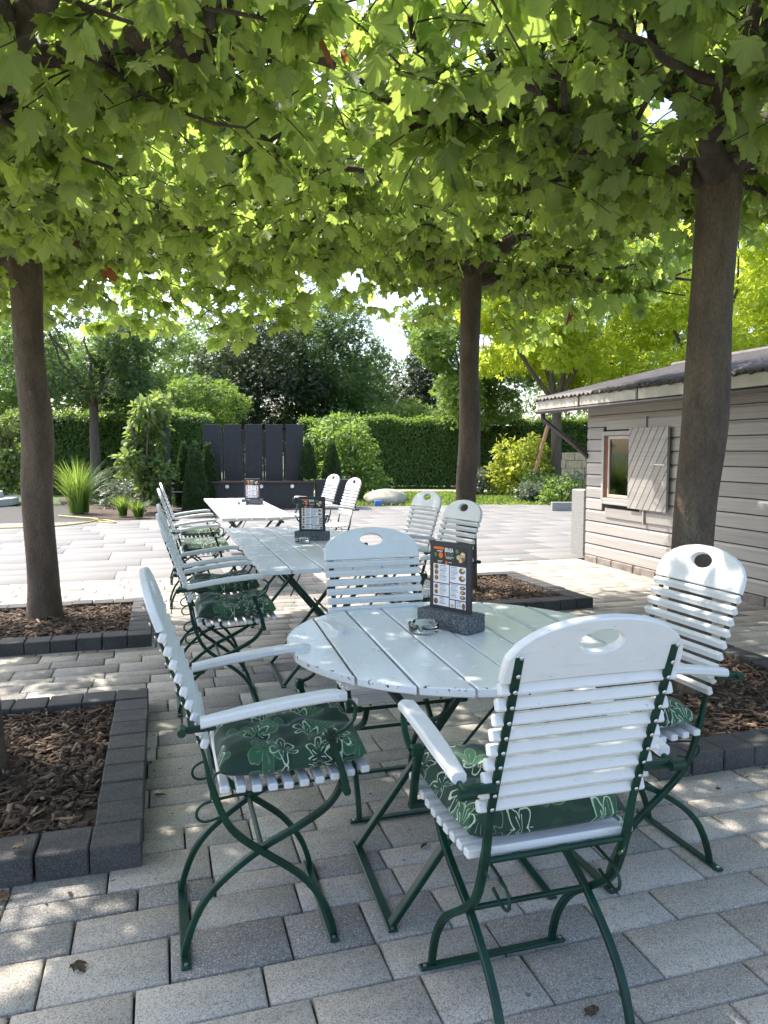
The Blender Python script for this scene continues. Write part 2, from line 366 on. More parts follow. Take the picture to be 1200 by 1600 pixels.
class MB:
    def __init__(s): s.v = []; s.f = []; s.sm = []
    def add(s, verts, faces, smooth=False):
        o = len(s.v); s.v += [tuple(map(float, p)) for p in verts]
        s.f += [tuple(i + o for i in f) for f in faces]; s.sm += [smooth] * len(faces); return s
    def box(s, c, d, ch=0.0, M=None):
        hx, hy, hz = d[0] / 2, d[1] / 2, d[2] / 2
        if ch <= 0:
            P = [(x, y, z) for x in (-hx, hx) for y in (-hy, hy) for z in (-hz, hz)]
            F = [(0, 1, 3, 2), (4, 6, 7, 5), (0, 4, 5, 1), (2, 3, 7, 6), (0, 2, 6, 4), (1, 5, 7, 3)]
        else:
            P = []; idx = {}
            for x in (-1, 1):
                for y in (-1, 1):
                    for z in (-1, 1):
                        for a in range(3):
                            q = [x * (hx - ch), y * (hy - ch), z * (hz - ch)]; q[a] = (x * hx, y * hy, z * hz)[a]
                            idx[(x, y, z, a)] = len(P); P.append(tuple(q))
            F = []
            for a in range(3):
                b, c2 = (a + 1) % 3, (a + 2) % 3
                for sg in (-1, 1):
                    q = []
                    for (u, w) in ((-1, -1), (1, -1), (1, 1), (-1, 1)):
                        k = [0, 0, 0]; k[a] = sg; k[b] = u; k[c2] = w; q.append(idx[(*k, a)])
                    F.append(tuple(q if sg > 0 else q[::-1]))
            for a in range(3):                       # edge chamfers between faces b and c2, along a
                b, c2 = (a + 1) % 3, (a + 2) % 3
                for u in (-1, 1):
                    for w in (-1, 1):
                        k0 = [0, 0, 0]; k1 = [0, 0, 0]; k0[a] = -1; k1[a] = 1
                        for k in (k0, k1): k[b] = u; k[c2] = w
                        q = [idx[(*k0, b)], idx[(*k1, b)], idx[(*k1, c2)], idx[(*k0, c2)]]
                        F.append(tuple(q if u * w < 0 else q[::-1]))
            for x in (-1, 1):
                for y in (-1, 1):
                    for z in (-1, 1):
                        q = [idx[(x, y, z, a)] for a in range(3)]
                        F.append(tuple(q if x * y * z > 0 else q[::-1]))
        c = Vector(c)
        if M is not None: P = [M @ Vector(p) + c for p in P]
        else: P = [Vector(p) + c for p in P]
        return s.add(P, F)
    def bar(s, a, b, w, t, up=(0, 0, 1), ch=0.0):
        a, b = Vector(a), Vector(b); d = b - a; L = d.length; d.normalize()
        u = Vector(up); x = d.cross(u)
        if x.length < 1e-4: x = d.cross(Vector((1, 0, 0)))
        x.normalize(); z = x.cross(d)
        M = Matrix((x, d, z)).transposed()
        return s.box((a + b) / 2, (w, L, t), ch, M)
    def sweep(s, path, side, sec, caps=True, vs=None):
        """planar sweep: section (u along side, v along in-plane normal)"""
        P = [Vector(p) for p in path]; sd = Vector(side).normalized(); n = len(P); m = len(sec); V = []
        for i in range(n):
            t = (P[min(i + 1, n - 1)] - P[max(i - 1, 0)]).normalized(); nn = sd.cross(t)
            kv = vs(P[i]) if vs else 1.0; V += [P[i] + sd * u + nn * w * kv for u, w in sec]
        F = []
        for i in range(n - 1):
            for j in range(m):
                k = (j + 1) % m
                F.append((i * m + j, i * m + k, (i + 1) * m + k, (i + 1) * m + j))
        if caps: F += [tuple(range(m))[::-1], tuple((n - 1) * m + j for j in range(m))]
        return s.add(V, F)
    def tube(s, path, r, n=8, caps=True, smooth=True):
        P = [Vector(p) for p in path]; k = len(P); rr = r if hasattr(r, '__len__') else [r] * k
        t0 = (P[1] - P[0]).normalized(); a = t0.orthogonal().normalized(); V = []
        for i in range(k):
            t = (P[min(i + 1, k - 1)] - P[max(i - 1, 0)]).normalized()
            a = (a - t * a.dot(t)).normalized(); b = t.cross(a)
            for j in range(n):
                th = 2 * math.pi * j / n
                V.append(P[i] + (a * math.cos(th) + b * math.sin(th)) * rr[i])
        F = [(i * n + j, i * n + (j + 1) % n, (i + 1) * n + (j + 1) % n, (i + 1) * n + j) for i in range(k - 1) for j in range(n)]
        s.add(V, F, smooth)
        if caps: s.add([V[j] for j in range(n)][::-1] + [V[(k - 1) * n + j] for j in range(n)], [tuple(range(n)), tuple(range(n, 2 * n))])
        return s
    def prism(s, outline, z0, z1, ch=0.0, M=None, cuts=0):
        """convex-ish outline (x, y) extruded from z0 to z1 with a small chamfer"""
        n = len(outline); c = Vector((sum(p[0] for p in outline) / n, sum(p[1] for p in outline) / n))
        def ins(k):
            out = []
            for i in range(n):
                p = Vector(outline[i][:2]); a = Vector(outline[i - 1][:2]); b = Vector(outline[(i + 1) % n][:2])
                e1 = (p - a).normalized(); e2 = (b - p).normalized()
                nn = Vector((-(e1.y + e2.y), e1.x + e2.x)); 
                if nn.length > 1e-6: nn.normalize()
                out.append(p + nn * k)
            return out
        area = sum(outline[i][0] * outline[(i + 1) % n][1] - outline[(i + 1) % n][0] * outline[i][1] for i in range(n))
        if area < 0: outline = outline[::-1]
        o = [Vector(p[:2]) for p in outline]; i_ = ins(ch) if ch else o
        rings = [(i_, z0), (o, z0 + ch), (o, z1 - ch), (i_, z1)] if ch else [(o, z0), (o, z1)]
        V = [Vector((p.x, p.y, z)) for rg, z in rings for p in rg]
        F = [tuple(range(n))[::-1], tuple((len(rings) - 1) * n + j for j in range(n))]
        for k in range(len(rings) - 1):
            F += [(k * n + j, k * n + (j + 1) % n, (k + 1) * n + (j + 1) % n, (k + 1) * n + j) for j in range(n)]
        if M is not None: V = [M @ p for p in V]
        return s.add(V, F)
    def lathe(s, prof, n=24, c=(0, 0, 0), smooth=True):
        V = []; k = len(prof)
        for r, z in prof:
            for j in range(n):
                th = 2 * math.pi * j / n; V.append((c[0] + r * math.cos(th), c[1] + r * math.sin(th), c[2] + z))
        F = [(i * n + j, i * n + (j + 1) % n, (i + 1) * n + (j + 1) % n, (i + 1) * n + j) for i in range(k - 1) for j in range(n)]
        return s.add(V, F, smooth)
    def mesh(s, name, mat):
        me = bpy.data.meshes.new(name); me.from_pydata(s.v, [], s.f); me.materials.append(MATS[mat])
        me.polygons.foreach_set('use_smooth', s.sm); me.update(); return me
    def build(s, name, mat, parent=None, loc=None, rot=None):
        return put(name, s.mesh(name, mat), None, parent, loc, rot)

def smooth_path(pts, k=4):
    """Catmull-Rom through points of any dimension"""
    P = [Vector(p) for p in pts]; out = []
    for i in range(len(P) - 1):
        p0 = P[max(i - 1, 0)]; p1 = P[i]; p2 = P[i + 1]; p3 = P[min(i + 2, len(P) - 1)]
        for j in range(k):
            t = j / k
            out.append(0.5 * ((2 * p1) + (p2 - p0) * t + (2 * p0 - 5 * p1 + 4 * p2 - p3) * t * t + (3 * p1 - p0 - 3 * p2 + p3) * t ** 3))
    out.append(P[-1]); return out

def np_mesh(name, V, T, mat, attrs=None, smooth=False):
    """triangle mesh from arrays: V (n,3), T (m,3); attrs {name: per-vertex floats}"""
    me = bpy.data.meshes.new(name); n, m = len(V), len(T)
    me.vertices.add(n); me.vertices.foreach_set('co', np.ascontiguousarray(V, dtype=np.float32).ravel())
    me.loops.add(m * 3); me.loops.foreach_set('vertex_index', np.ascontiguousarray(T, dtype=np.int32).ravel())
    me.polygons.add(m); me.polygons.foreach_set('loop_start', np.arange(0, m * 3, 3, dtype=np.int32))
    if smooth: me.polygons.foreach_set('use_smooth', np.ones(m, dtype=bool))
    for k, a in (attrs or {}).items():
        at = me.attributes.new(k, 'FLOAT', 'POINT'); at.data.foreach_set('value', np.ascontiguousarray(a, dtype=np.float32))
    me.update(calc_edges=True); me.materials.append(MATS[mat]); return me
def inst(name, tv, tt, pos, Rm, mat, tattr=None, rnd=None, parent=None, kind='stuff', smooth=False):
    """join N copies of a small template; Rm (N,3,3) holds rotation and scale"""
    pos = np.asarray(pos); N, k = len(pos), len(tv)
    V = np.einsum('nij,kj->nki', Rm, tv) + pos[:, None, :]
    T = (np.asarray(tt)[None] + (np.arange(N) * k)[:, None, None]).reshape(-1, 3)
    at = {'rnd': np.repeat(rnd if rnd is not None else rng.random(N), k)}
    for a, v in (tattr or {}).items(): at[a] = np.tile(v, N)
    o = put(name, np_mesh(name, V.reshape(-1, 3), T, mat, at, smooth), None, parent)
    if kind: o['kind'] = kind
    return o
def unit(a): return a / np.maximum(np.linalg.norm(a, axis=-1, keepdims=True), 1e-9)
def frames(tip, nrm, size, aspect=1.0):
    """matrices with local y = tip, z = normal"""
    y = unit(tip); z = unit(nrm - y * (nrm * y).sum(-1, keepdims=True)); x = np.cross(y, z)
    s = np.asarray(size)[:, None]
    return np.stack([x * s * aspect, y * s, z * s], axis=-1)
def rand_dirs(n): return unit(rng.normal(size=(n, 3)))

# leaf templates ------------------------------------------------------------
def plane_leaf(seed=0, curl=0.12):
    """lobed plane-tree leaf, base at origin, tip at y = 1, about 1.05 wide, with its stalk"""
    r = random.Random(seed)
    half = [(0.06, -0.06), (0.22, -0.08), (0.36, -0.02), (0.40, 0.07), (0.56, 0.10), (0.50, 0.21), (0.45, 0.29), (0.52, 0.40), (0.60, 0.57), (0.46, 0.57), (0.38, 0.62), (0.27, 0.59), (0.25, 0.69), (0.29, 0.77), (0.17, 0.80), (0.12, 0.89)]
    pts = [(x * (1 + r.uniform(-.06, .06)), y + r.uniform(-.02, .02)) for x, y in half] + [(0.0, 1.0)]
    pts += [(-x * (1 + r.uniform(-.06, .06)), y + r.uniform(-.02, .02)) for x, y in half[::-1]]
    V = [(0, 0, 0)]; ve = [1.0]
    tips = {4, 8, 16, 24, 28}
    for i, (x, y) in enumerate(pts):
        rad = math.hypot(x, y)
        z = -curl * rad * rad + 0.10 * abs(x) * (1 if i in tips else 1.6) - 0.05 * abs(x) * y
        V.append((x, y, z)); ve.append(1.0 if i in tips else 0.0)
    T = [(0, i + 1, i + 2) for i in range(len(pts) - 1)]
    k = len(V)
    V += [(-0.012, 0, 0.0), (0.012, 0, 0.0), (0.0, -0.42, 0.12)]; ve += [0.9, 0.9, 0.9]; T += [(k, k + 1, k + 2)]
    return np.array(V), np.array(T), np.array(ve)
def oval_leaf():
    V = [(0, 0, 0), (0.26, 0.35, 0.05), (0.20, 0.72, 0.03), (0, 1, -0.08), (-0.20, 0.72, 0.03), (-0.26, 0.35, 0.05)]
    return np.array(V), np.array([(0, 1, 2), (0, 2, 3), (0, 3, 4), (0, 4, 5)])
def quad_leaf():
    V = [(0, 0, 0), (0.30, 0.5, 0.06), (0, 1, -0.04), (-0.30, 0.5, 0.06)]
    return np.array(V), np.array([(0, 1, 2), (0, 2, 3)])
def spray_leaf():
    """a small spray of three leaflets, for far crowns"""
    V = []; T = []
    for a, y0, L in ((0, .35, .65), (0.9, .2, .6), (-0.9, .25, .6)):
        c, s_ = math.cos(a), math.sin(a); k = len(V)
        for x, y, z in ((0, 0, 0), (.22, .5, .06), (0, 1, -.1), (-.22, .5, .06)):
            V.append((L * (x * c + y * s_), y0 * .5 + L * (y * c - x * s_), L * z))
        T += [(k, k + 1, k + 2), (k, k + 2, k + 3)]
    return np.array(V), np.array(T)
PL = [plane_leaf(i, 0.10 + 0.13 * i) for i in range(3)]
OV, QL, SP = oval_leaf(), quad_leaf(), spray_leaf()

# ================================================================ SETTING: ground, paving, slabs
me = MB().add([(-400, -400, -.06), (400, -400, -.06), (400, 400, -.06), (-400, 400, -.06)], [(0, 1, 2, 3)])
g = me.build('ground', 'turf'); g['kind'] = 'structure'

BEDS = {  # outer kerb rectangle x0, x1, y0, y1
    'NL': (-1.79, -0.09, 2.59, 4.33), 'FL': (-1.79, -0.09, 5.62, 7.10),
    'NR': (2.04, 3.74, 2.67, 4.30), 'FR': (2.04, 3.74, 5.88, 7.50),
    }
HUT_X, HUT_Y1 = 5.3, 8.53
PAVE_Y = 8.72
def in_bed(x0, x1, y0, y1):
    for b in BEDS.values():
        if x0 > b[0] + .02 and x1 < b[1] - .02 and y0 > b[2] + .02 and y1 < b[3] - .02: return True
    return False
pv = MB().add([(-9, -4, -.028), (5.28, -4, -.028), (5.28, PAVE_Y, -.028), (-9, PAVE_Y, -.028)], [(0, 1, 2, 3)]).build('paving', 'joint_sand')
pv['kind'] = 'structure'
def block_verts(lx, ly, h=0.05, ch=0.006):
    o = [(-lx / 2, -ly / 2), (lx / 2, -ly / 2), (lx / 2, ly / 2), (-lx / 2, ly / 2)]
    i = [(x - math.copysign(ch, x), y - math.copysign(ch, y)) for x, y in o]
    V = [(x, y, -h) for x, y in o] + [(x, y, -ch * .8) for x, y in o] + [(x, y, 0) for x, y in i]
    Q = [(8, 9, 10, 11)] + [(k, (k + 1) % 4, 4 + (k + 1) % 4, 4 + k) for k in range(4)] + [(4 + k, 4 + (k + 1) % 4, 8 + (k + 1) % 4, 8 + k) for k in range(4)]
    T = []
    for q in Q: T += [(q[0], q[1], q[2]), (q[0], q[2], q[3])]
    return np.array(V, float), np.array(T)
def lay(base, name, mat, x0, x1, y0, y1, rows, lens, gap, keep=300, tilt=0.004, skip=None, zoff=0.0, anchor=None):
    items = []; y = anchor if anchor is not None else y0; ri = 0
    while y > y0: y -= sum(rows)
    while y < y1:
        d = rows[ri % len(rows)]; x = x0 - random.random() * .4; ye = min(y + d, y1)
        while x < x1:
            L = random.choice(lens); xe = min(x + L, x1)
            if y >= y0 and xe - x > .03 and ye - y > .03 and not (skip and skip(x, xe, y, ye)): items.append((x, xe, y, ye))
            x += L
        y += d; ri += 1
    A = np.array([((a + b) / 2, (c + d) / 2, b - a - gap, d - c - gap) for a, b, c, d in items])
    px, py, dist = project(np.c_[A[:, :2], np.zeros(len(A))])
    vis = (px > -60) & (px < 1260) & (py < 1680) & (dist > .3)
    score = np.where(vis, 1 / np.maximum(dist, .3) ** 2, 0)
    order = np.argsort(-score); cache = {}; near = set(order[:keep].tolist()); VV = []; TT = []; RR = []; n = 0
    for i, (cx, cy_, lx, ly) in enumerate(A):
        z = zoff + random.uniform(-.0022, .0022); tx, ty = random.gauss(0, tilt), random.gauss(0, tilt)
        if i in near and score[i] > 0:
            k = (round(lx, 3), round(ly, 3))
            if k not in cache:
                v, t = block_verts(lx, ly); cache[k] = np_mesh(name, v, t, mat)
            put(name, cache[k], None, base, (cx, cy_, z), (tx, ty, random.gauss(0, .002)))
        else:
            v, t = block_verts(lx, ly); v = v + (cx, cy_, z); VV.append(v); TT.append(t + n); RR.append(np.full(len(v), random.random())); n += len(v)
    if VV:
        o = put('far_' + name + 's', np_mesh('far_' + name + 's', np.concatenate(VV), np.concatenate(TT), mat, {'rnd': np.concatenate(RR)}), None, base); o['kind'] = 'stuff'
lay(pv, 'paver', 'paver', -8.9, 5.27, -3.9, PAVE_Y - .005, [.205, .160, .205, .160, .12], [.24, .30, .335, .335, .40], .007, 300,
    skip=lambda a, b, c, d: in_bed(a, b, c, d), anchor=1.62)
sl = MB().add([(-14, PAVE_Y + .004, -.028), (16, PAVE_Y + .004, -.028), (16, 21.5, -.028), (-14, 21.5, -.028)], [(0, 1, 2, 3)]).build('terrace_slabs', 'joint_sand')
sl['kind'] = 'structure'
lay(sl, 'slab', 'slab', -13.9, 15.9, PAVE_Y + .01, 16.2, [.6, .4, .6, .8], [.6, .8, 1.0, 1.2], .004, 160, tilt=.001)
lay(sl, 'distant_slab', 'slab', 1.6, 15.9, 16.21, 18.4, [.6, .4, .6, .8], [.6, .8, 1.0, 1.2], .004, 40, tilt=.001)
pth = MB().add([W(480, 26.5, -.045), W(1000, 24.5, -.045), W(1000, 27.5, -.045), W(480, 29.3, -.045)], [(0, 1, 2, 3)]).build('gravel_path', 'gravel_path')
pth['kind'] = 'structure'

# ================================================================ TREE BEDS
def planting_bed(key, label, chips):
    x0, x1, y0, y1 = BEDS[key]; cx, cy_ = (x0 + x1) / 2, (y0 + y1) / 2
    t = thing('planting_bed', (cx, cy_, 0), label, 'planting bed', 'kerbed tree beds')
    w, hgt = .17, .092
    ix0, ix1, iy0, iy1 = x0 + w, x1 - w, y0 + w, y1 - w
    n = 22; hx, hy = (ix1 - ix0) / 2 + .01, (iy1 - iy0) / 2 + .01; V = []
    for i in range(n + 1):
        for j in range(n + 1):
            x, y = -hx + 2 * hx * i / n, -hy + 2 * hy * j / n
            V.append((x, y, .045 + .016 * math.sin(x * 5 + 1) * math.cos(y * 4) + random.uniform(-.006, .006)))
    F = [(i * (n + 1) + j, (i + 1) * (n + 1) + j, (i + 1) * (n + 1) + j + 1, i * (n + 1) + j + 1) for i in range(n) for j in range(n)]
    MB().add(V, F, True).build('soil', 'soil', t)
    def run(p, q, horiz):
        a, b = p, q; L = b - a; k = max(1, round(L / .165)); s_ = L / k
        return [(a + s_ * (i + .5), s_) for i in range(k)]
    cache = {}
    def blk(x, y, lx, ly):
        k = (round(lx, 3), round(ly, 3))
        if k not in cache:
            cache[k] = MB().box((0, 0, 0), (lx - .005, ly - .005, hgt + .05), .005).mesh('kerb_block', 'kerb_block')
        put('kerb_block', cache[k], None, t, (x - cx + random.gauss(0, .0015), y - cy_ + random.gauss(0, .0015), hgt / 2 - .025 + random.gauss(0, .002)), (random.gauss(0, .006), random.gauss(0, .006), random.gauss(0, .008)))
    for y_ in (y0 + w / 2, y1 - w / 2):
        for c, s_ in run(x0, x1, True): blk(c, y_, s_, w)
    for x_ in (x0 + w / 2, x1 - w / 2):
        for c, s_ in run(y0 + w, y1 - w, False): blk(x_, c, w, s_)
    # bark chips
    tv = np.array([(-.5, -.5, 0), (.5, -.4, 0), (.55, .5, 0), (-.45, .45, 0), (-.4, -.4, 1), (.42, -.38, 1), (.45, .4, 1), (-.4, .38, 1)], float)
    tt = []
    for q in ((4, 5, 6, 7), (0, 1, 5, 4), (1, 2, 6, 5), (2, 3, 7, 6), (3, 0, 4, 7)): tt += [(q[0], q[1], q[2]), (q[0], q[2], q[3])]
    P = np.c_[rng.uniform(-hx + .02, hx - .02, chips), rng.uniform(-hy + .02, hy - .02, chips), rng.uniform(.042, .080, chips)]
    L = rng.gamma(3.0, .011, chips) + .014; Wd = rng.uniform(.006, .020, chips); Th = rng.uniform(.002, .006, chips)
    th = rng.uniform(0, 2 * np.pi, chips); tip = np.c_[np.cos(th), np.sin(th), rng.normal(0, .28, chips)]
    nr = np.c_[rng.normal(0, .45, chips), rng.normal(0, .45, chips), np.ones(chips)]
    M = frames(tip, nr, np.ones(chips)); M[:, :, 0] *= Wd[:, None]; M[:, :, 1] *= L[:, None]; M[:, :, 2] *= Th[:, None]
    inst('bark_mulch', tv, np.array(tt), P, M, 'bark_chip', parent=t)
    tw = MB()
    for i in range(26):
        a = Vector((random.uniform(-hx + .1, hx - .1), random.uniform(-hy + .1, hy - .1), .080)); d = random.uniform(0, 6.3); L_ = random.uniform(.06, .2)
        pts = [a + Vector((math.cos(d) * L_ * k / 3 + random.uniform(-.01, .01), math.sin(d) * L_ * k / 3 + random.uniform(-.01, .01), random.uniform(-.006, .012))) for k in range(4)]
        tw.tube(pts, [.0028, .0024, .002, .0012], 4)
    o = tw.build('loose_twigs', 'twig_wood', t); o['kind'] = 'stuff'
    return t
planting_bed('NL', 'bark mulched tree bed with dark kerb blocks beside the armchair with the floral cushion', 4200)
planting_bed('FL', 'bark mulched tree bed with dark kerb beside the cushioned chair row, far part sunlit', 2800)
planting_bed('NR', 'bark mulched tree bed with dark kerb behind the round table, near the grey hut', 3400)
planting_bed('FR', 'half sunlit bark mulched tree bed with dark kerb between long tables and hut', 2800)

# ================================================================ PLANE TREES WITH FLAT TRAINED CROWNS
def lumpy_trunk(path, radii, n=20, amp=.05, seed=0):
    P = smooth_path([(*p, r) for p, r in zip(path, radii)] if False else path, 6)
    Rr = smooth_path([Vector((r, 0, 0)) for r in radii], 6); Rr = [v.x for v in Rr]
    k = len(P); V = []; r2 = random.Random(seed)
    ph = [(r2.uniform(0, 6.3), r2.uniform(.5, 2.4), r2.randint(1, 4), r2.uniform(.3, 1)) for _ in range(7)]
    for i in range(k):
        for j in range(n):
            th = 2 * math.pi * j / n
            d = sum(a * math.sin(m * th + p + f * P[i].z * 2.2) for p, f, m, a in ph) / 4
            rr = Rr[i] * (1 + amp * d)
            V.append((P[i].x + rr * math.cos(th), P[i].y + rr * math.sin(th), P[i].z))
    F = [(i * n + j, i * n + (j + 1) % n, (i + 1) * n + (j + 1) % n, (i + 1) * n + j) for i in range(k - 1) for j in range(n)]
    F.append(tuple((k - 1) * n + j for j in range(n)))
    return MB().add(V, F, True)
CROWN_HOLE = [(1.0, 3.75, .20)]
def plane_tree(base, top_off, r0, ztop, foot, label, seed, shoots=820, leaf_objs=300, skirt=False):
    """foot = crown footprint x0, x1, y0, y1 (world)"""
    rr = random.Random(seed); B = Vector((base[0], base[1], 0.04))
    t = thing('plane_tree', B, label, 'tree', 'flat trained plane trees over the tables')
    zt = ztop - B.z; ox, oy = top_off
    path = [(0, 0, -.06), (.0, 0, .06), (ox * .15 + .004, oy * .1, .35), (ox * .35 - .012, oy * .3, 1.0), (ox * .5 + .018, oy * .5, 1.55), (ox * .8 - .008, oy * .8, 2.2), (ox, oy, zt), (ox, oy, zt + .22)]
    rad = [r0 * 1.28, r0 * 1.16, r0 * 1.02, r0 * .97, r0 * 1.0, r0 * .93, r0 * 1.0, r0 * .72]
    lumpy_trunk(path, rad, 28, .085, seed).build('trunk', 'plane_bark', t)
    # limbs
    fx0, fx1, fy0, fy1 = [v - c for v, c in zip(foot, (B.x, B.x, B.y, B.y))]
    nl = 9; twl = MB(); segs = []
    for i in range(nl):
        a = 2 * math.pi * i / nl + rr.uniform(-.2, .2)
        ca, sa = math.cos(a), math.sin(a)
        reach = min((fx1 if ca > 0 else -fx0) / max(abs(ca), .2), (fy1 if sa > 0 else -fy0) / max(abs(sa), .2)) * rr.uniform(.82, .97)
        z0 = zt + rr.uniform(-.12, .10); pts = []; zz = z0 + rr.uniform(.15, .38)
        for k in range(8):
            u = k / 7; wob = rr.uniform(-.09, .09) * (u > .1)
            pts.append((ox + ca * reach * u - sa * wob, oy + sa * reach * u + ca * wob, z0 + (zz - z0) * min(1, u * 2.2) + rr.uniform(-.05, .05) * (u > .1)))
        P = smooth_path(pts, 3); n = len(P); r1 = rr.uniform(.048, .066)
        MB().tube(P, [(r1 * (1 - .68 * k / n) + max(0, 1 - k / 5) * .035) * rr.uniform(.84, 1.22) for k in range(n)], 9).build('limb', 'limb_bark', t)
        for k in range(2, n): segs.append((P[k], Vector((ca, sa, 0)), r1 * (1 - .68 * k / n)))
    # side branches
    br = MB(); bseg = []
    for i in range(150):
        p, d, r1 = rr.choice(segs); a = rr.choice((-1, 1)) * rr.uniform(.4, 1.5)
        dv = Vector((d.x * math.cos(a) - d.y * math.sin(a), d.x * math.sin(a) + d.y * math.cos(a), rr.uniform(-.12, .38)))
        L = rr.uniform(.35, 1.0); pts = [p]
        for k in range(1, 6):
            q = pts[-1] + dv * (L / 5) + Vector((rr.uniform(-.05, .05), rr.uniform(-.05, .05), rr.uniform(-.045, .045))); dv = (dv + Vector((rr.uniform(-.3, .3), rr.uniform(-.3, .3), rr.uniform(-.1, .14)))).normalized(); pts.append(q)
        rb = rr.uniform(.009, .027)
        br.tube(pts, [rb * (1.15 - .6 * k / 5) * rr.uniform(.85, 1.3) for k in range(6)], 6)
        bseg += pts[1:]
    o = br.build('branches', 'limb_bark', t); o['kind'] = 'stuff'
    # shoots with leaves
    LP, LT, LN, LS = [], [], [], []
    tw = MB()
    bs = [b for b in bseg if fx0 - .25 < b.x < fx1 + .25 and fy0 - .25 < b.y < fy1 + .25]
    for i in range(shoots):
        if i % 5 < 3: b = rr.choice(bs)
        elif i % 5 == 3: b = Vector((rr.uniform(fx0, fx1), rr.uniform(fy0, fy1), zt + rr.uniform(.0, .75)))
        elif skirt and i % 10 == 4: b = Vector((rr.uniform(fx0, fx1), fy1 - abs(rr.gauss(0, .45)), zt + rr.uniform(-.40, .3)))
        else: b = Vector((rr.uniform(fx0, fx1), rr.uniform(fy0, fy1), zt + rr.uniform(.15, .7)))
        wx, wy = b.x + B.x, b.y + B.y
        if any((wx - hx) ** 2 + (wy - hy) ** 2 < hr * hr for hx, hy, hr in CROWN_HOLE): continue
        a = rr.uniform(0, 2 * math.pi); up = rr.uniform(.1, 1.0) if rr.random() < .62 else rr.uniform(-.8, .1)
        d = Vector((math.cos(a), math.sin(a), up)).normalized(); L = rr.uniform(.22, .50)
        P = [b]
        for k in range(3): P.append(P[-1] + d * L / 3 + Vector((rr.uniform(-.02, .02), rr.uniform(-.02, .02), -.012 * k)))
        tw.tube(P, [.006, .005, .004, .0025], 3, caps=False)
        for k in range(rr.randint(6, 9)):
            u = rr.uniform(.15, 1.0) * 3; s0 = int(min(u, 2.999)); q = P[s0].lerp(P[s0 + 1], u - s0)
            ang = rr.uniform(0, 2 * math.pi); out = Vector((math.cos(ang), math.sin(ang), rr.uniform(-.9, .15)))
            tip = (out * rr.uniform(.5, 1.0) + Vector((0, 0, -rr.uniform(.1, 1.15)))).normalized()
            nm = Vector((-math.cos(ang) * .2 + rr.uniform(-.5, .5), rr.uniform(-.5, .5), 1.0)) if rr.random() < .75 else Vector((rr.uniform(-1, 1), rr.uniform(-1, 1), rr.uniform(0, .6)))
            sz = min(.19, max(.035, rr.gauss(.088, .034)))
            LP.append(q + Vector((out.x, out.y, out.z * .4)) * sz * .4); LT.append(tip); LN.append(nm); LS.append(sz)
    o = tw.build('twigs', 'limb_bark', t); o['kind'] = 'stuff'
    LP = np.array(LP); LT = np.array(LT); LN = np.array(LN); LS = np.array(LS)
    ok = LP[:, 2] > 2.25 - B.z
    # keep leaves off the camera
    wp = LP + np.array(B); ok &= np.linalg.norm(wp - np.array([0, 0, CAM_H]), axis=1) > 1.25
    LP, LT, LN, LS, wp = LP[ok], LT[ok], LN[ok], LS[ok], wp[ok]
    M = frames(LT, LN, LS, 1.0)
    px, py, dist = project(wp)
    vis = (px > -20) & (px < 1220) & (py > -30) & (py < 1600) & (dist > .3)
    score = np.where(vis, LS / np.maximum(dist, .5), 0) * np.clip(1.9 - (wp[:, 2] - 2.5), .35, 1.9)
    order = np.argsort(-score)[:leaf_objs]; near = np.zeros(len(LP), bool); near[order] = score[order] > 0
    for i in np.where(near)[0]:
        lo = put('leaf', LEAFM[int(i) % 3], None, t)
        m4 = Matrix.Identity(4)
        for a in range(3):
            for b in range(3): m4[a][b] = M[i, a, b]
            m4[a][3] = LP[i, a]
        lo.matrix_local = m4
    rest = np.where(~near)[0]
    for k in range(3):
        idx = rest[k::3]
        if k == 0: V0 = []; T0 = []; A0 = []; R0 = []; off = 0
        tv, tt, ve = PL[k]
        V = np.einsum('nij,kj->nki', M[idx], tv) + LP[idx][:, None, :]
        V0.append(V.reshape(-1, 3)); T0.append((tt[None] + (np.arange(len(idx)) * len(tv))[:, None, None]).reshape(-1, 3) + off)
        A0.append(np.tile(ve, len(idx))); R0.append(np.repeat(rng.random(len(idx)), len(tv))); off += len(idx) * len(tv)
    o = put('crown', np_mesh('crown', np.concatenate(V0), np.concatenate(T0), 'plane_leaf', {'vein': np.concatenate(A0), 'rnd': np.concatenate(R0)}), None, t)
    o['kind'] = 'stuff'
    return t
LEAFM = [np_mesh('leaf', tv, tt, 'plane_leaf', {'vein': ve}) for tv, tt, ve in PL]
XM = 1.02
plane_tree((-.94, 6.62), (-.05, .03), .122, 2.98, (-3.1, XM + .15, 5.1, 7.95), 'plane tree with straight trunk in the bed beside the cushioned chair row', 1, 1560, skirt=True)
plane_tree((2.89, 6.86), (.06, .05), .102, 3.2, (XM - .2, 4.9, 5.1, 8.1), 'slender plane tree trunk behind the long tables, in the half sunlit bed', 2, 1560, skirt=True)
plane_tree((2.865, 3.56), (.15, .02), .120, 3.02, (XM - .15, 4.6, 1.15, 5.1), 'thick leaning plane tree in front of the grey hut shutter', 3, 1400)
plane_tree((-.825, 3.47), (-.02, .03), .13, 3.0, (-3.1, XM + .1, 1.15, 5.3), 'plane tree rising from the mulch bed beside the armchair with the floral cushion', 4, 1280)

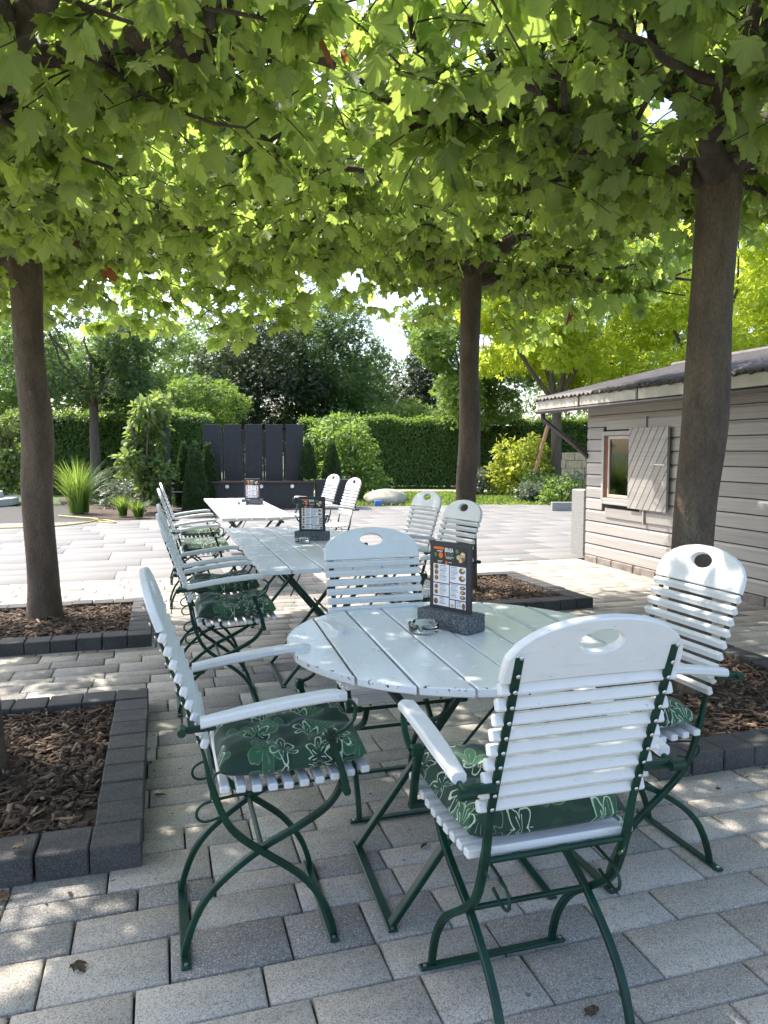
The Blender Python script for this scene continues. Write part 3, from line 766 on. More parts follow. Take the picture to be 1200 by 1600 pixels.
# ================================================================ GARDEN CHAIRS
SEC = [(-.0100, -.006), (-.0075, -.009), (.0075, -.009), (.0100, -.006), (.0100, .006), (.0075, .009), (-.0075, .009), (-.0100, .006)]
def yz(pts, x): return [Vector((x, p[0], p[1])) for p in smooth_path([Vector((a, b, 0)) for a, b in pts], 4)]
POST = [(-.040, 1.005), (.0, .88), (.050, .735), (.093, .60), (.113, .506), (.148, .402), (.187, .345), (.253, .289), (.358, .205), (.42, .122), (.447, .055), (.456, .012)]
LEGA = [(.489, .455), (.468, .414), (.43, .377), (.359, .338), (.253, .289), (.155, .223), (.096, .165), (.063, .108), (.040, .043), (.033, .012)]
BW = .43     # backrest width
back_d = Vector((0, -.14, .405)).normalized()            # up along the back
back_n = Vector((0, .405, .14)).normalized()             # out of the back, to the front
back_o = Vector((0, .093, .60))
def back_pt(s_, n_=0.0, x=0.0): return back_o + back_d * s_ + back_n * n_ + Vector((x, 0, 0))
def top_rail():
    """arched head board with an oval grip hole; local x width, y up, z thickness"""
    n = 48; hx, hy, hc = .052, .027, .086; H, E = .142, .036; w = BW / 2; t = .011
    outer = []; inner = []
    for i in range(n):
        th = 2 * math.pi * i / n + .0001; c, s_ = math.cos(th), math.sin(th)
        # march to the outline
        lo, hi = 0, .4
        for _ in range(40):
            m = (lo + hi) / 2; x, y = c * m, hc + s_ * m
            xx = abs(x) / w
            topy = E + (H - E) * math.sqrt(max(0, 1 - min(1, xx) ** 2.1)) if xx < 1 else -1
            if 0 <= y <= topy and xx < 1: lo = m
            else: hi = m
        outer.append((c * lo, hc + s_ * lo)); inner.append((c * hx, hc + s_ * hy))
    for sg in (-1, 1):                                   # square off the lower corners
        k = min(range(n), key=lambda q: (outer[q][0] - sg * w) ** 2 + outer[q][1] ** 2); outer[k] = (sg * w, 0.0)
    oc = (0, hc); V = []
    def scl(r, k): return [(p[0] + (oc[0] - p[0]) / max(.02, math.hypot(p[0] - oc[0], p[1] - oc[1])) * k, p[1] + (oc[1] - p[1]) / max(.02, math.hypot(p[0] - oc[0], p[1] - oc[1])) * k) for p in r]
    ch = .004
    rings = [(scl(inner, -ch), -t), (scl(outer, ch), -t), (outer, -t + ch), (outer, t - ch), (scl(outer, ch), t), (scl(inner, -ch), t), (inner, t - ch), (inner, -t + ch)]
    for rg, z in rings: V += [(x, y, z) for x, y in rg]
    F = []; k = len(rings)
    for a in range(k):
        b = (a + 1) % k
        F += [(a * n + j, a * n + (j + 1) % n, b * n + (j + 1) % n, b * n + j) for j in range(n)]
    M = Matrix(((1, 0, 0), tuple(back_d), tuple(back_n))).transposed()
    o = back_pt(.362, .0155)
    mb = MB(); mb.add([M @ Vector(p) + o for p in V], [f[::-1] for f in F]); return mb
def armrest(sx):
    mb = MB(); n = 16; V = []; prof = []
    for i in range(n):
        u = i / (n - 1); y = .085 + .395 * u
        z = .708 + .045 * (u ** 1.0) + .006 * math.sin(u * math.pi) - (.010 * max(0, (u - .86) / .14) ** 2)
        w = .0235 * min(1, .72 + u * .9) * (1 if u < .93 else math.sqrt(max(.15, 1 - ((u - .93) / .075) ** 2)))
        prof.append((y, z, w))
    for y, z, w in prof:
        h = .013; c = .006
        for dx, dz in ((-w, -h + c), (-w + c, -h), (w - c, -h), (w, -h + c), (w, h - c), (w - c, h), (-w + c, h), (-w, h - c)): V.append((sx + dx, y, z + dz))
    F = [(i * 8 + j, (i + 1) * 8 + j, (i + 1) * 8 + (j + 1) % 8, i * 8 + (j + 1) % 8) for i in range(n - 1) for j in range(8)]
    F += [tuple(range(8)), tuple((n - 1) * 8 + j for j in range(8))[::-1]]
    return mb.add(V, [f[::-1] for f in F])
def make_chair():
    t = thing('garden_armchair', (0, 0, 0), 'x', 'chair', 'white slatted folding garden armchairs')
    px = .185
    top_rail().build('head_board', 'white_slat', t)
    slat = MB().box((0, 0, 0), (BW, .0275, .020), .004).mesh('back_slat', 'white_slat')
    Mb = Matrix(((1, 0, 0), tuple(back_d), tuple(back_n))).transposed()
    for i in range(9):
        put('back_slat', slat, None, t, back_pt(.343 - i * .0395, .0145), Mb.to_euler())
    seat = MB().box((0, 0, 0), (.44, .027, .021), .004).mesh('seat_slat', 'white_slat')
    for i in range(10):
        u = i / 9; put('seat_slat', seat, None, t, (0, .148 + .398 * u, .497 + .010 * u - .014 * math.sin(u * math.pi)), (random.gauss(0, .02), 0, 0))
    for sg in (-1, 1):
        MB().sweep(yz(POST, sg * px), (1, 0, 0), SEC, vs=lambda p: .42 if p.z > .60 else (1.0 if p.z < .50 else .42 + 5.8 * (.60 - p.z))).build('back_post', 'green_iron', t)
        MB().sweep(yz(LEGA, sg * (px - .021)), (1, 0, 0), SEC).build('leg', 'green_iron', t)
        armrest(sg * .262).build('armrest', 'white_slat', t)
        # strut from the front leg up to the arm, with its curved iron
        st = MB(); xs = sg * .232
        st.sweep(yz([(.489, .452), (.470, .53), (.437, .628)], xs), (1, 0, 0), SEC)
        st.box((sg * .212, .487, .456), (.064, .020, .020), .004)
        st.box((xs + sg * .006, .437, .630), (.036, .026, .030), .005)
        st.build('arm_support', 'green_iron', t)
        cv = MB(); q = [(.437, .632), (.475, .645), (.503, .675), (.505, .715), (.470, .733)]
        cv.sweep(yz(q, sg * .252), (1, 0, 0), [(u * .8, v * .5) for u, v in SEC]); cv.build('arm_spring', 'green_iron', t)
        bk = MB(); bk.bar((sg * (px), .060, .690), (sg * .262, .060, .690), .022, .020, (0, 0, 1), .004); bk.bar((sg * .262, .035, .692), (sg * .262, .125, .694), .014, .018, (0, 0, 1), .004)
        bk.tube([(sg * .245, .037, .692), (sg * .282, .037, .692)], .012, 10); bk.build('arm_bracket', 'green_iron', t)
        rv = MB()
        for i in range(11):
            s_ = .425 - i * .0395 if i > 1 else (.43 - i * .045)
            c = back_pt(s_, -.0036, sg * px)
            rv.tube([c, c - back_n * .0016, c - back_n * .0026], [.0052, .0046, .002], 8)
        o = rv.build('rivets', 'rivet_steel', t); o['kind'] = 'stuff'
        lp = MB(); xx = sg * (px - .042)                      # thin wire loop behind the legs
        lp.tube(smooth_path([(xx, .47, .462), (xx, .30, .452), (xx, .14, .440), (xx, .085, .425), (xx, .075, .395), (xx, .10, .378), (xx, .16, .392)], 4), .0042, 6); lp.build('wire_loop', 'green_iron', t)
    for y in (.036, .452):
        ru = MB(); ru.box((0, y, .0065), (.445, .028, .009), .003); r_o = ru.build('foot_bar', 'green_iron', t)
        sc = MB()
        for sg in (-1, 1): sc.tube([(sg * .208, y, .010), (sg * .208, y, .0135)], .0055, 8)
        sc.build('screw', 'rivet_steel', r_o)
    MB().tube([(-px, .253, .289), (px, .253, .289)], .0075, 8).build('cross_bar', 'green_iron', t)
    MB().tube([(-px - .004, .120, .487), (px + .004, .120, .487)], .008, 8).build('cross_bar', 'green_iron', t)
    MB().tube([(-px - .03, .489, .456), (px + .03, .489, .456)], .007, 8).build('cross_bar', 'green_iron', t)
    return t
chair0 = make_chair(); used = [False]
def chair(x, y, rz, label, ang=0.0):
    o = chair0 if not used[0] else copy_tree(chair0); used[0] = True
    o.location = (x, y, 0.0); o.rotation_euler = (0, 0, rz); o['label'] = label
    return o
# local +y = facing
FX = -math.pi / 2          # facing +X
CH = {}
CH['left'] = chair(.0, 2.235, FX, 'white slatted armchair with big floral cushion, side on beside the round table')
CH['near'] = chair(.872, 1.385, 0.0, 'white slatted armchair seen from behind with riveted green posts, tucked to round table')
CH['right'] = chair(1.815, 2.22, math.pi / 2 + R_(1), 'white slatted armchair facing the round table, back to the thick leaning tree')
CH['far'] = chair(.885, 3.135, math.pi, 'white slatted armchair without cushion between the round table and first long table')
CH['A'] = chair(.035, 4.27, FX, 'white slatted armchair with dark cushion at first long table, next to the round table')
CH['B'] = chair(.035, 5.02, FX, 'second cushioned white armchair along the tree bed side of the first long table')
CH['C'] = chair(.03, 7.15, FX, 'cushioned white armchair at the second long table, end nearer the round table')
CH['D'] = chair(.05, 8.42, FX, 'white armchair with sunlit cushion at the second long table, nearer the black screen')
CH['E'] = chair(1.97, 4.78, math.pi / 2 + R_(13), 'white armchair with upright back on hut side of first long table, before slender tree')
CH['F'] = chair(2.14, 5.98, math.pi / 2 + R_(14), 'white armchair leaning away at far end of first long table, hut side')
CH['G'] = chair(2.33, 9.25, math.pi / 2 + R_(10), 'sunlit white armchair at second long table, hut side, nearer the first long table')
CH['H'] = chair(2.40, 10.75, math.pi / 2 + R_(12), 'sunlit white armchair at second long table, hut side, nearer the black screen')

def cushion_mesh(seed):
    r = random.Random(seed); n = 26; hx, hy = .218, .215; V = []; top = []; q = [r.uniform(0, 6) for _ in range(6)]
    def f(i, j, side):
        u, v = -1 + 2 * i / n, -1 + 2 * j / n
        e = (1 - abs(u) ** 5) * (1 - abs(v) ** 5); e = max(0, e) ** .42
        x = hx * u * (1 - .035 * v * v) ; y = hy * v * (1 - .035 * u * u)
        if side > 0:
            z = .052 * e
            for du in (-.36, .36):
                for dv in (-.36, .36): z -= .036 * math.exp(-((u - du) ** 2 + (v - dv) ** 2) / .020)
            z += e * (.011 * math.cos(u * 4.3) * math.cos(v * 4.3) + .004 * math.sin(u * 9 + q[0]) * math.sin(v * 7 + q[1]) + .003 * math.sin(u * 17 + v * 11 + q[2]))
            z -= .010 * math.exp(-u * u / .012) * e + .010 * math.exp(-v * v / .012) * e
        else: z = -.036 * e
        return (x, y, z + .040)
    k = n + 1
    for i in range(k):
        for j in range(k): V.append(f(i, j, 1))
    for i in range(k):
        for j in range(k): V.append(f(i, j, -1))
    F = [(i * k + j, (i + 1) * k + j, (i + 1) * k + j + 1, i * k + j + 1) for i in range(n) for j in range(n)]
    F += [tuple(k * k + a for a in f_)[::-1] for f_ in F]
    edge = [(0, j) for j in range(n)] + [(i, n) for i in range(n)] + [(n, j) for j in range(n, 0, -1)] + [(i, 0) for i in range(n, 0, -1)]
    for a, b in zip(edge, edge[1:] + edge[:1]):
        F.append((a[0] * k + a[1], b[0] * k + b[1], k * k + b[0] * k + b[1], k * k + a[0] * k + a[1])[::-1])
    return MB().add(V, F, True)
def cushion(key, label, seed):
    c = CH[key]; rz = c.rotation_euler.z
    off = Vector((0, .352, 0)); off.rotate(Matrix.Rotation(rz, 3, 'Z'))
    o = cushion_mesh(seed).build('seat_cushion', 'cushion_cloth', None, c.location + off + Vector((0, 0, .506)), (R_(1.5), 0, rz + random.gauss(0, .02)))
    tag(o, label, 'cushion', 'green floral seat cushions')
    for sx in (-1, 1):
        tb = MB(); tb.tube(smooth_path([(sx * .17, -.195, .03), (sx * .18, -.225, .02), (sx * .185, -.235, -.03), (sx * .172, -.228, -.055)], 3), .004, 5); tb.build('tie_ribbon', 'cushion_cloth', o)
cushion('left', 'tufted dark green floral cushion on the side on armchair at the round table', 1)
cushion('near', 'green floral cushion on the armchair seen from behind', 2)
cushion('right', 'green cushion edge on the armchair with its back to the thick tree', 3)
cushion('A', 'dark green tufted cushion on the first chair of the first long table', 4)
cushion('B', 'dark green cushion on the second chair of the first long table', 5)
cushion('C', 'green cushion on the second long table chair nearer the round table', 6)
cushion('D', 'green cushion caught by sunlight on the second long table chair', 7)

# ================================================================ TABLES
def rim_attr(o, R=None):
    me = o.data; co = np.empty(len(me.vertices) * 3, np.float32); me.vertices.foreach_get('co', co); co = co.reshape(-1, 3)
    return co
def table_legs(t, xs, y0, y1, ztop, dz=0.0):
    (xl, xr) = xs; tl, tr_ = xl + (xr - xl) * .93, xl + (xr - xl) * .07
    for (xa, xb, ya, yb) in ((xl, tl, y0, y1), (xr, tr_, y0 + .035, y1 - .035)):
        for y in (ya, yb):
            MB().bar((xa, y, .008), (xb, y, ztop), .020, .032, (0, 1, 0), .003).build('leg', 'green_iron', t)
        fb = MB().box((xa, (ya + yb) / 2, .0065), (.030, yb - ya + .06, .009), .003).build('foot_bar', 'green_iron', t)
        sc = MB()
        for y in (ya - .018, yb + .018): sc.tube([(xa, y, .010), (xa, y, .0135)], .0055, 8)
        sc.build('screw', 'rivet_steel', fb)
        MB().bar((xb, ya - .1, ztop), (xb, yb + .1, ztop), .022, .022, (0, 0, 1), .003).build('top_rail', 'green_iron', t)
    cx, cz = (xl + xr) / 2, ztop * .62
    MB().tube([(cx, y0 - .01, cz), (cx, y1 + .01, cz)], .007, 8).build('cross_bar', 'green_iron', t)
    for sg, y in ((1, y0 + .02), (-1, y1 - .02)):
        MB().tube([(cx + .02, y, cz * .55), (cx + sg * .0 + .30, (y0 + y1) / 2 + (y1 - y0) * .1, ztop)], .0055, 6).build('brace_rod', 'green_iron', t)
TZ = .742
def round_table():
    c = Vector((1.035, 2.53)); rad = .625
    t = thing('round_table', (c.x, c.y, 0), 'round white slatted folding table with worn edge and green iron legs', 'table', rz=R_(-2.4))
    n = 8; w = 2 * rad / n
    for i in range(n):
        xa, xb = -rad + i * w + .004, -rad + (i + 1) * w - .004
        xs = np.linspace(xa, xb, 9); xs[0] = max(xs[0], -rad + .012); xs[-1] = min(xs[-1], rad - .012)
        up = [(x, math.sqrt(max(0, rad ** 2 - x * x))) for x in xs]
        side = .022
        out = [(up[0][0], -up[0][1] + side * (up[0][1] > .1))] * (up[0][1] > .1) + [(x, -y) for x, y in up] + [(up[-1][0], -up[-1][1] + side)] * (up[-1][1] > .1) + [(up[-1][0], up[-1][1] - side)] * (up[-1][1] > .1) + up[::-1] + [(up[0][0], up[0][1] - side)] * (up[0][1] > .1)
        zt_ = TZ + random.uniform(-.0012, .0012)
        mb = MB().prism(out, TZ - .028, zt_, .004)
        top = mb.f[1]; cxy = ((xa + xb) / 2, 0.0); k0 = len(mb.v)
        for q in top:
            p = mb.v[q]; L_ = math.hypot(p[0], p[1]); mb.v.append((p[0] * (1 - .004 / L_) * .995 + cxy[0] * .005, p[1] * (1 - .016 / L_), zt_))
        m_ = len(top); mb.f[1] = tuple(k0 + q for q in range(m_))
        for q in range(m_): mb.f.append((top[q], top[(q + 1) % m_], k0 + (q + 1) % m_, k0 + q)); mb.sm.append(False)
        o = mb.build('table_plank', 'table_white', t)
        me = o.data; at = me.attributes.new('rim', 'FLOAT', 'POINT')
        at.data.foreach_set('value', [1.0 if (math.hypot(v.co.x, v.co.y) > rad - .0085 and v.co.z > TZ - .012) else 0.0 for v in me.vertices])
    for y in (-.33, .33):
        MB().box((0, y, TZ - .043), (.98, .07, .026), .003).build('batten', 'white_slat', t)
    # leg frame, placed where its feet stand
    M = Matrix.Rotation(-R_(-2.4), 2); l0 = M @ (Vector((.638, 2.27)) - c); l1 = M @ (Vector((1.172, 2.27)) - c)
    table_legs(t, (l0.x, l1.x), l0.y - .235, l0.y + .235, TZ - .062)
    return t
round_table()
def long_table(x0, x1, y0, y1, label, planks):
    cx, cy_ = (x0 + x1) / 2, (y0 + y1) / 2
    t = thing('long_table', (cx, cy_, 0), label, 'table', 'long white slatted tables'); L = y1 - y0; w = (x1 - x0) / planks
    for i in range(planks):
        o = MB().box((x0 - cx + w * (i + .5), 0, TZ - .014 + random.uniform(-.001, .001)), (w - .009, L, .028), .004).build('table_plank', 'table_white', t)
    for y in (-L / 2 + .28, 0, L / 2 - .28):
        MB().box((0, y, TZ - .043), (x1 - x0 - .06, .07, .026), .003).build('batten', 'white_slat', t)
    table_legs(t, (-.30, .30), -L / 2 + .18, -L / 2 + .70, TZ - .062)
    table_legs(t, (-.30, .30), L / 2 - .70, L / 2 - .18, TZ - .062)
long_table(.53, 1.43, 4.23, 6.72, 'long white slatted table between the round table and the farther table', 5)
long_table(.58, 1.34, 7.70, 11.0, 'farther long white table, partly sunlit, in front of the black panel screen', 5)

# ================================================================ MENU STANDS AND ASHTRAYS
def txt(body, size, mat, parent, M, ext=.0):
    cu = bpy.data.curves.new('text', 'FONT'); cu.body = body; cu.size = size; cu.resolution_u = 2; cu.offset = size * .03
    tmp = bpy.data.objects.new('text', cu); col.objects.link(tmp)
    dg = bpy.context.evaluated_depsgraph_get(); me = bpy.data.meshes.new_from_object(tmp.evaluated_get(dg))
    bpy.data.objects.remove(tmp); bpy.data.curves.remove(cu); me.transform(M); me.materials.clear(); me.materials.append(MATS[mat])
    return put('lettering', me, None, parent)
def make_menu():
    t = thing('menu_stand', (0, 0, 0), 'x', 'menu stand', 'menu stands on the tables')
    # local: x along the block, board faces -y
    MB().box((0, 0, .0335), (.255, .105, .067), .003).build('granite_base', 'granite_block', t)
    bw, bh = .205, .285; z0 = .045
    MB().box((0, .0, z0 + bh / 2), (bw, .012, bh), .002).build('board', 'board_slate', t)
    yf = -.0065
    sw, sh = .162, .235; sx0, sz0 = -sw / 2, z0 + .034
    def rect(mb, x, z, w, h, lay=1):
        y = yf - .0006 * lay
        mb.add([(sx0 + x, y, sz0 + z), (sx0 + x + w, y, sz0 + z), (sx0 + x + w, y, sz0 + z + h), (sx0 + x, y, sz0 + z + h)], [(0, 1, 2, 3)]); return mb
    def disc(mb, x, z, r, lay=3, e=1.0):
        y = yf - .0006 * lay; n = 12
        mb.add([(sx0 + x + r * math.cos(a * 2 * math.pi / n), y, sz0 + z + r * e * math.sin(a * 2 * math.pi / n)) for a in range(n)], [tuple(range(n))])
    sh_o = rect(MB(), 0, 0, sw, sh, 1).build('menu_sheet', 'print_black', t)
    pan = MB()
    for x, z, w, h in ((0, .092, .079, .072), (.083, .099, .079, .063), (0, .041, .079, .047), (.083, .035, .079, .060), (0, .002, .079, .035), (.083, .002, .026, .029), (.113, .002, .049, .029)): rect(pan, x, z, w, h, 2)
    pan.build('price_panel', 'print_white', sh_o)
    ink = MB()
    def lines(x, z, w, n, s_=.0052):
        for k in range(n):
            rect(ink, x, z - k * s_, w * random.uniform(.55, .95), .0014 if k % 4 else .0024, 3)
    lines(.032, .158, .040, 12); lines(.088, .156, .040, 10); lines(.032, .083, .040, 8); lines(.088, .090, .040, 10); lines(.032, .032, .040, 5); lines(.117, .026, .030, 4)
    ink.build('menu_lines', 'print_ink', sh_o)['kind'] = 'stuff'
    def food(x, z, r, brown, lay=3, e=1.0):
        mb = MB(); disc(mb, x, z, r, lay, e); mb.build('food_picture', 'print_brown' if brown else 'print_cream', sh_o)
    for z in (.152, .131, .109): food(.015, z, .0115, 0, 3); food(.016, z + .001, .0085, 1, 4)
    for z in (.076, .055): food(.015, z, .0105, 0, 3); food(.015, z, .0078, 1, 4)
    for z in (.147, .118): food(.143, z, .015, 1, 3, .75); food(.148, z + .004, .008, 0, 4, .8)
    for z in (.083, .065, .046): food(.147, z, .014, 1, 3, .55); food(.145, z + .001, .007, 0, 4, .4)
    food(.013, .018, .011, 1, 3, 1.1); food(.152, .014, .008, 1, 3, 1.5); food(.096, .010, .009, 0, 3, .6)
    food(.140, .196, .020, 1, 3, .7); food(.126, .198, .010, 0, 4, .9); food(.147, .208, .013, 0, 5, .8); food(.137, .186, .009, 0, 6, .9)
    og = MB(); rect(og, .006, .221, .042, .010, 3); disc(og, .006, .226, .005, 3); disc(og, .048, .226, .005, 3); disc(og, .037, .199, .011, 3, 1.15); disc(og, .066, .172, .005, 3, 1.4)
    og.build('emblem', 'print_orange', sh_o)
    gr = MB(); disc(gr, .118, .220, .008, 3); disc(gr, .012, .200, .007, 3, 1.2); gr.build('emblem', 'print_green', sh_o)
    wl_ = MB(); rect(wl_, .018, .213, .028, .003, 3); rect(wl_, .061, .193, .042, .002, 3); rect(wl_, .064, .188, .028, .0016, 3); rect(wl_, .022, .175, .024, .002, 3); rect(wl_, .022, .170, .017, .0016, 3); rect(wl_, .076, .173, .016, .002, 3); wl_.build('menu_lines', 'print_white', sh_o)['kind'] = 'stuff'
    base = Matrix.Translation((sx0 + .058, yf - .0026, sz0 + .2135)) @ Matrix.Rotation(math.pi / 2, 4, 'X')
    txt('BRASA', .0200, 'print_white', sh_o, base @ Matrix.Diagonal((.72, 1.12, 1, 1)))
    base2 = Matrix.Translation((sx0 + .058, yf - .0026, sz0 + .1985)) @ Matrix.Rotation(math.pi / 2, 4, 'X')
    txt('&', .0170, 'print_orange', sh_o, base2 @ Matrix.Diagonal((.75, 1.0, 1, 1)))
    base3 = Matrix.Translation((sx0 + .069, yf - .0026, sz0 + .1985)) @ Matrix.Rotation(math.pi / 2, 4, 'X')
    txt('OLIVE', .0165, 'print_green', sh_o, base3 @ Matrix.Diagonal((.72, 1.0, 1, 1)))
    return t
m0 = make_menu()
def menu(o, x, y, rz, label): o.location = (x, y, TZ + .0012); o.rotation_euler = (0, 0, rz); o['label'] = label
m1, m2 = copy_tree(m0), copy_tree(m0)
menu(m0, 1.055, 2.645, R_(-62), 'dark menu board on speckled granite block on the round table')
menu(m1, 1.105, 5.63, R_(-25), 'dark menu board on granite block on the long table next to the round table')
menu(m2, 1.115, 9.62, R_(-25), 'dark menu board on granite block on the farther sunlit long table')
def make_ashtray():
    n = 32
    prof = [(0.0, .0), (.050, .0), (.055, .003), (.058, .038), (.0555, .040), (.053, .038), (.051, .008), (.0, .006)]
    mb = MB(); mb.lathe(prof, n)
    o = mb.build('glass_ashtray', 'ashtray_glass')
    for v in o.data.vertices:
        a = math.atan2(v.co.y, v.co.x)
        if v.co.z > .03 and abs(math.sin(1.5 * a)) < .16: v.co.z -= .008
    return tag(o, 'x', 'ashtray', 'glass ashtrays')
a0 = make_ashtray(); a0.location = (.93, 2.60, TZ + .0015); a0['label'] = 'clear glass ashtray beside the menu stand on the round table'
for x, y, l in ((.99, 5.42, 'clear glass ashtray on the long table next to the round table'), (.98, 9.55, 'clear glass ashtray on the farther sunlit long table')):
    a = a0.copy(); col.objects.link(a); a.location = (x, y, TZ + .0015); a['label'] = l

# ================================================================ GREY TIMBER HUT
def hut():
    X = HUT_X; Y0, Y1 = 2.2, HUT_Y1; XB = 8.7; H = 1.98
    t = thing('timber_hut', (X, (Y0 + Y1) / 2, 0), 'grey boarded timber hut with dark corrugated roof and shuttered window', 'hut')
    ox, oy = X, (Y0 + Y1) / 2
    def L(x, y, z): return (x - ox, y - oy, z)
    wy0, wy1, wz0, wz1 = 7.40, 8.17, .80, 1.66
    bh = .148; z = .085; k = 0
    def board(ya, yb, z0, z1):
        me = MB(); d = .026
        V = []; prof = [(0, z0 + .004), (-d, z0 + .010), (-d, z1 - .030), (-d + .010, z1 - .012), (-d + .010, z1 - .003), (0, z1 - .003)]
        for y in (ya, yb): V += [L(X + dx, y, zz) for dx, zz in prof]
        n = len(prof); F = [(j, (j + 1) % n, n + (j + 1) % n, n + j) for j in range(n)] + [tuple(range(n))[::-1], tuple(range(n, 2 * n))]
        me.add(V, F).build('wall_board', 'hut_boards', t)
    while z < H:
        z1 = min(z + bh, H)
        if z1 <= wz0 or z >= wz1: board(Y0, Y1, z, z1)
        else:
            board(Y0, wy0, z, z1); board(wy1, Y1, z, z1)
        z += bh
    MB().box(L((X + XB) / 2, Y1 - .012, 1.04), (XB - X - .006, .02, 1.90)).build('end_wall', 'hut_boards', t)
    MB().box(L((X + XB) / 2, Y0 + .012, 1.04), (XB - X - .006, .02, 1.90)).build('end_wall', 'hut_boards', t)
    MB().box(L(XB, (Y0 + Y1) / 2, 1.04), (.02, Y1 - Y0 - .03, 1.90)).build('back_wall', 'hut_boards', t)
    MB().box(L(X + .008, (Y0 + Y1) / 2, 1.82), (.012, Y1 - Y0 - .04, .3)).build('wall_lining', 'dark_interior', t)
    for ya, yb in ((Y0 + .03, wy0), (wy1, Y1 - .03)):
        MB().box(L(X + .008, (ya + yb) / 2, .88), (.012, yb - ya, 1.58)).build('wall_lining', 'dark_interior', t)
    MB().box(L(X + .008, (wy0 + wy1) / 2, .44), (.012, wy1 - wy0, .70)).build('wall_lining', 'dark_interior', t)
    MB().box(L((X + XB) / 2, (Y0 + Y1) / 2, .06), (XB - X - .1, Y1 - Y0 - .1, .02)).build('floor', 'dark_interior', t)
    pl = MB(); y = Y0
    while y < Y1 - .02:
        d = min(random.uniform(.25, .5), Y1 - y); pl.box(L(X - .006 + random.uniform(-.006, .006), y + d / 2, .035), (.07, d - .008, .10), .012); y += d
    pl.build('stone_plinth', 'plinth', t)
    # window: outer casing, frame, sash, pane
    wc = (wy0 + wy1) / 2
    w_ = MB()
    for (ya, yb, za, zb) in ((wy0, wy0 + .05, wz0, wz1), (wy1 - .05, wy1, wz0, wz1), (wy0 + .05, wy1 - .05, wz1 - .05, wz1), (wy0 + .05, wy1 - .05, wz0, wz0 + .045)):
        w_.box(L(X - .022, (ya + yb) / 2, (za + zb) / 2), (.05, yb - ya, zb - za), .003)
    wo = w_.build('window', 'hut_grey_trim', t)
    f_ = MB(); f_.box(L(X - .004, wy1 - .068, (wz0 + wz1) / 2), (.03, .03, wz1 - wz0 - .1), .003); f_.build('rusty_jamb', 'frame_rust', wo)
    f2 = MB(); ya, yb, za, zb = wy0 + .055, wy1 - .088, wz0 + .05, wz1 - .055
    for (a, b, c, d) in ((ya, ya + .035, za, zb), (yb - .035, yb, za, zb), (ya + .035, yb - .035, zb - .04, zb), (ya + .035, yb - .035, za, za + .04)):
        f2.box(L(X + .000, (a + b) / 2, (c + d) / 2), (.026, b - a, d - c), .003)
    f2.build('sash', 'frame_wood', wo)
    MB().box(L(X + .004, (ya + yb) / 2, (za + zb) / 2), (.004, yb - ya - .06, zb - za - .07)).build('pane', 'window_glass', wo)
    MB().box(L(X + .40, wc - .2, 1.2), (.02, 2.2, 1.7)).build('added_dark_panel', 'dark_interior', t)  # added dark panel behind the pane so the window looks unlit inside
    MB().box(L(X - .035, wc - .05, wz0 - .015), (.07, wy1 - wy0 - .02, .028), .004).build('sill', 'hut_grey_trim', wo)
    # battens on which the shutter hangs and slides
    for zz in (1.735, .665):
        MB().box(L(X - .034, 7.35, zz), (.018, 1.45, .115), .003).build('shutter_rail', 'hut_boards', t)
        MB().box(L(X - .050, 7.28, zz), (.030, .026, .15), .003).build('rail_cleat', 'hut_grey_trim', t)
    # shutter of diagonal boards
    sy0, sy1, sz0, sz1 = 6.86, 7.56, .755, 1.685; so = None
    shp = MB().box(L(X - .056, (sy0 + sy1) / 2, (sz0 + sz1) / 2), (.018, sy1 - sy0 - .006, sz1 - sz0 - .006), .002).build('shutter', 'hut_boards', t)
    # clip diagonal strips to the shutter rectangle
    wd = .098; ang = R_(57); dx, dz = math.cos(ang), math.sin(ang); nx, nz = -dz, dx
    def clip(poly, a, b, c):
        out = []
        for i in range(len(poly)):
            p, q = poly[i], poly[(i + 1) % len(poly)]; fp, fq = a * p[0] + b * p[1] + c, a * q[0] + b * q[1] + c
            if fp >= 0: out.append(p)
            if fp * fq < 0: s_ = fp / (fp - fq); out.append((p[0] + (q[0] - p[0]) * s_, p[1] + (q[1] - p[1]) * s_))
        return out
    cy_, cz_ = (sy0 + sy1) / 2, (sz0 + sz1) / 2; Mx = Matrix(((0, 0, -1, X - .065 - ox), (1, 0, 0, -oy), (0, 1, 0, 0), (0, 0, 0, 1)))
    for k in range(-9, 10):
        poly = [(sy0, sz0), (sy1, sz0), (sy1, sz1), (sy0, sz1)]
        c0 = k * wd + .004; c1 = (k + 1) * wd - .004
        # image-space diagonal leans so boards rise towards the hut's near end
        poly = clip(poly, nx * -1, nz, -(-nx * cy_ + nz * cz_) - c0); 
        if len(poly) > 2: poly = clip(poly, nx, -nz, (-nx * cy_ + nz * cz_) + c1)
        if len(poly) > 2 and max(p[0] for p in poly) - min(p[0] for p in poly) > .02:
            MB().prism(poly, 0, .014, .003, Mx).build('shutter_board', 'hut_boards', shp)
    lt = MB(); lt.bar(L(X - .085, 6.90, 1.27), L(X - .085, 7.10, 1.275), .010, .012); lt.tube([L(X - .078, 7.10, 1.275), L(X - .095, 7.10, 1.275)], .012, 8); lt.build('latch', 'rivet_steel', shp)
    # roof
    ex, ez = 4.86, 2.10; rx, rz_ = 7.0, 2.62; ry0, ry1 = 1.9, 9.12
    n = int((ry1 - ry0) / .0237); V = []
    rows = 6; 
    for r in range(rows + 1):
        u = r / rows
        for i in range(n + 1):
            y = ry0 + (ry1 - ry0) * i / n; zc = .018 * math.cos(i * math.pi / 2)
            V.append(L(ex - .05 + (rx - ex + .05) * u, y, ez + (rz_ - ez) * u + zc + (.006 * math.sin(i * .7 + r) if r == 0 else 0)))
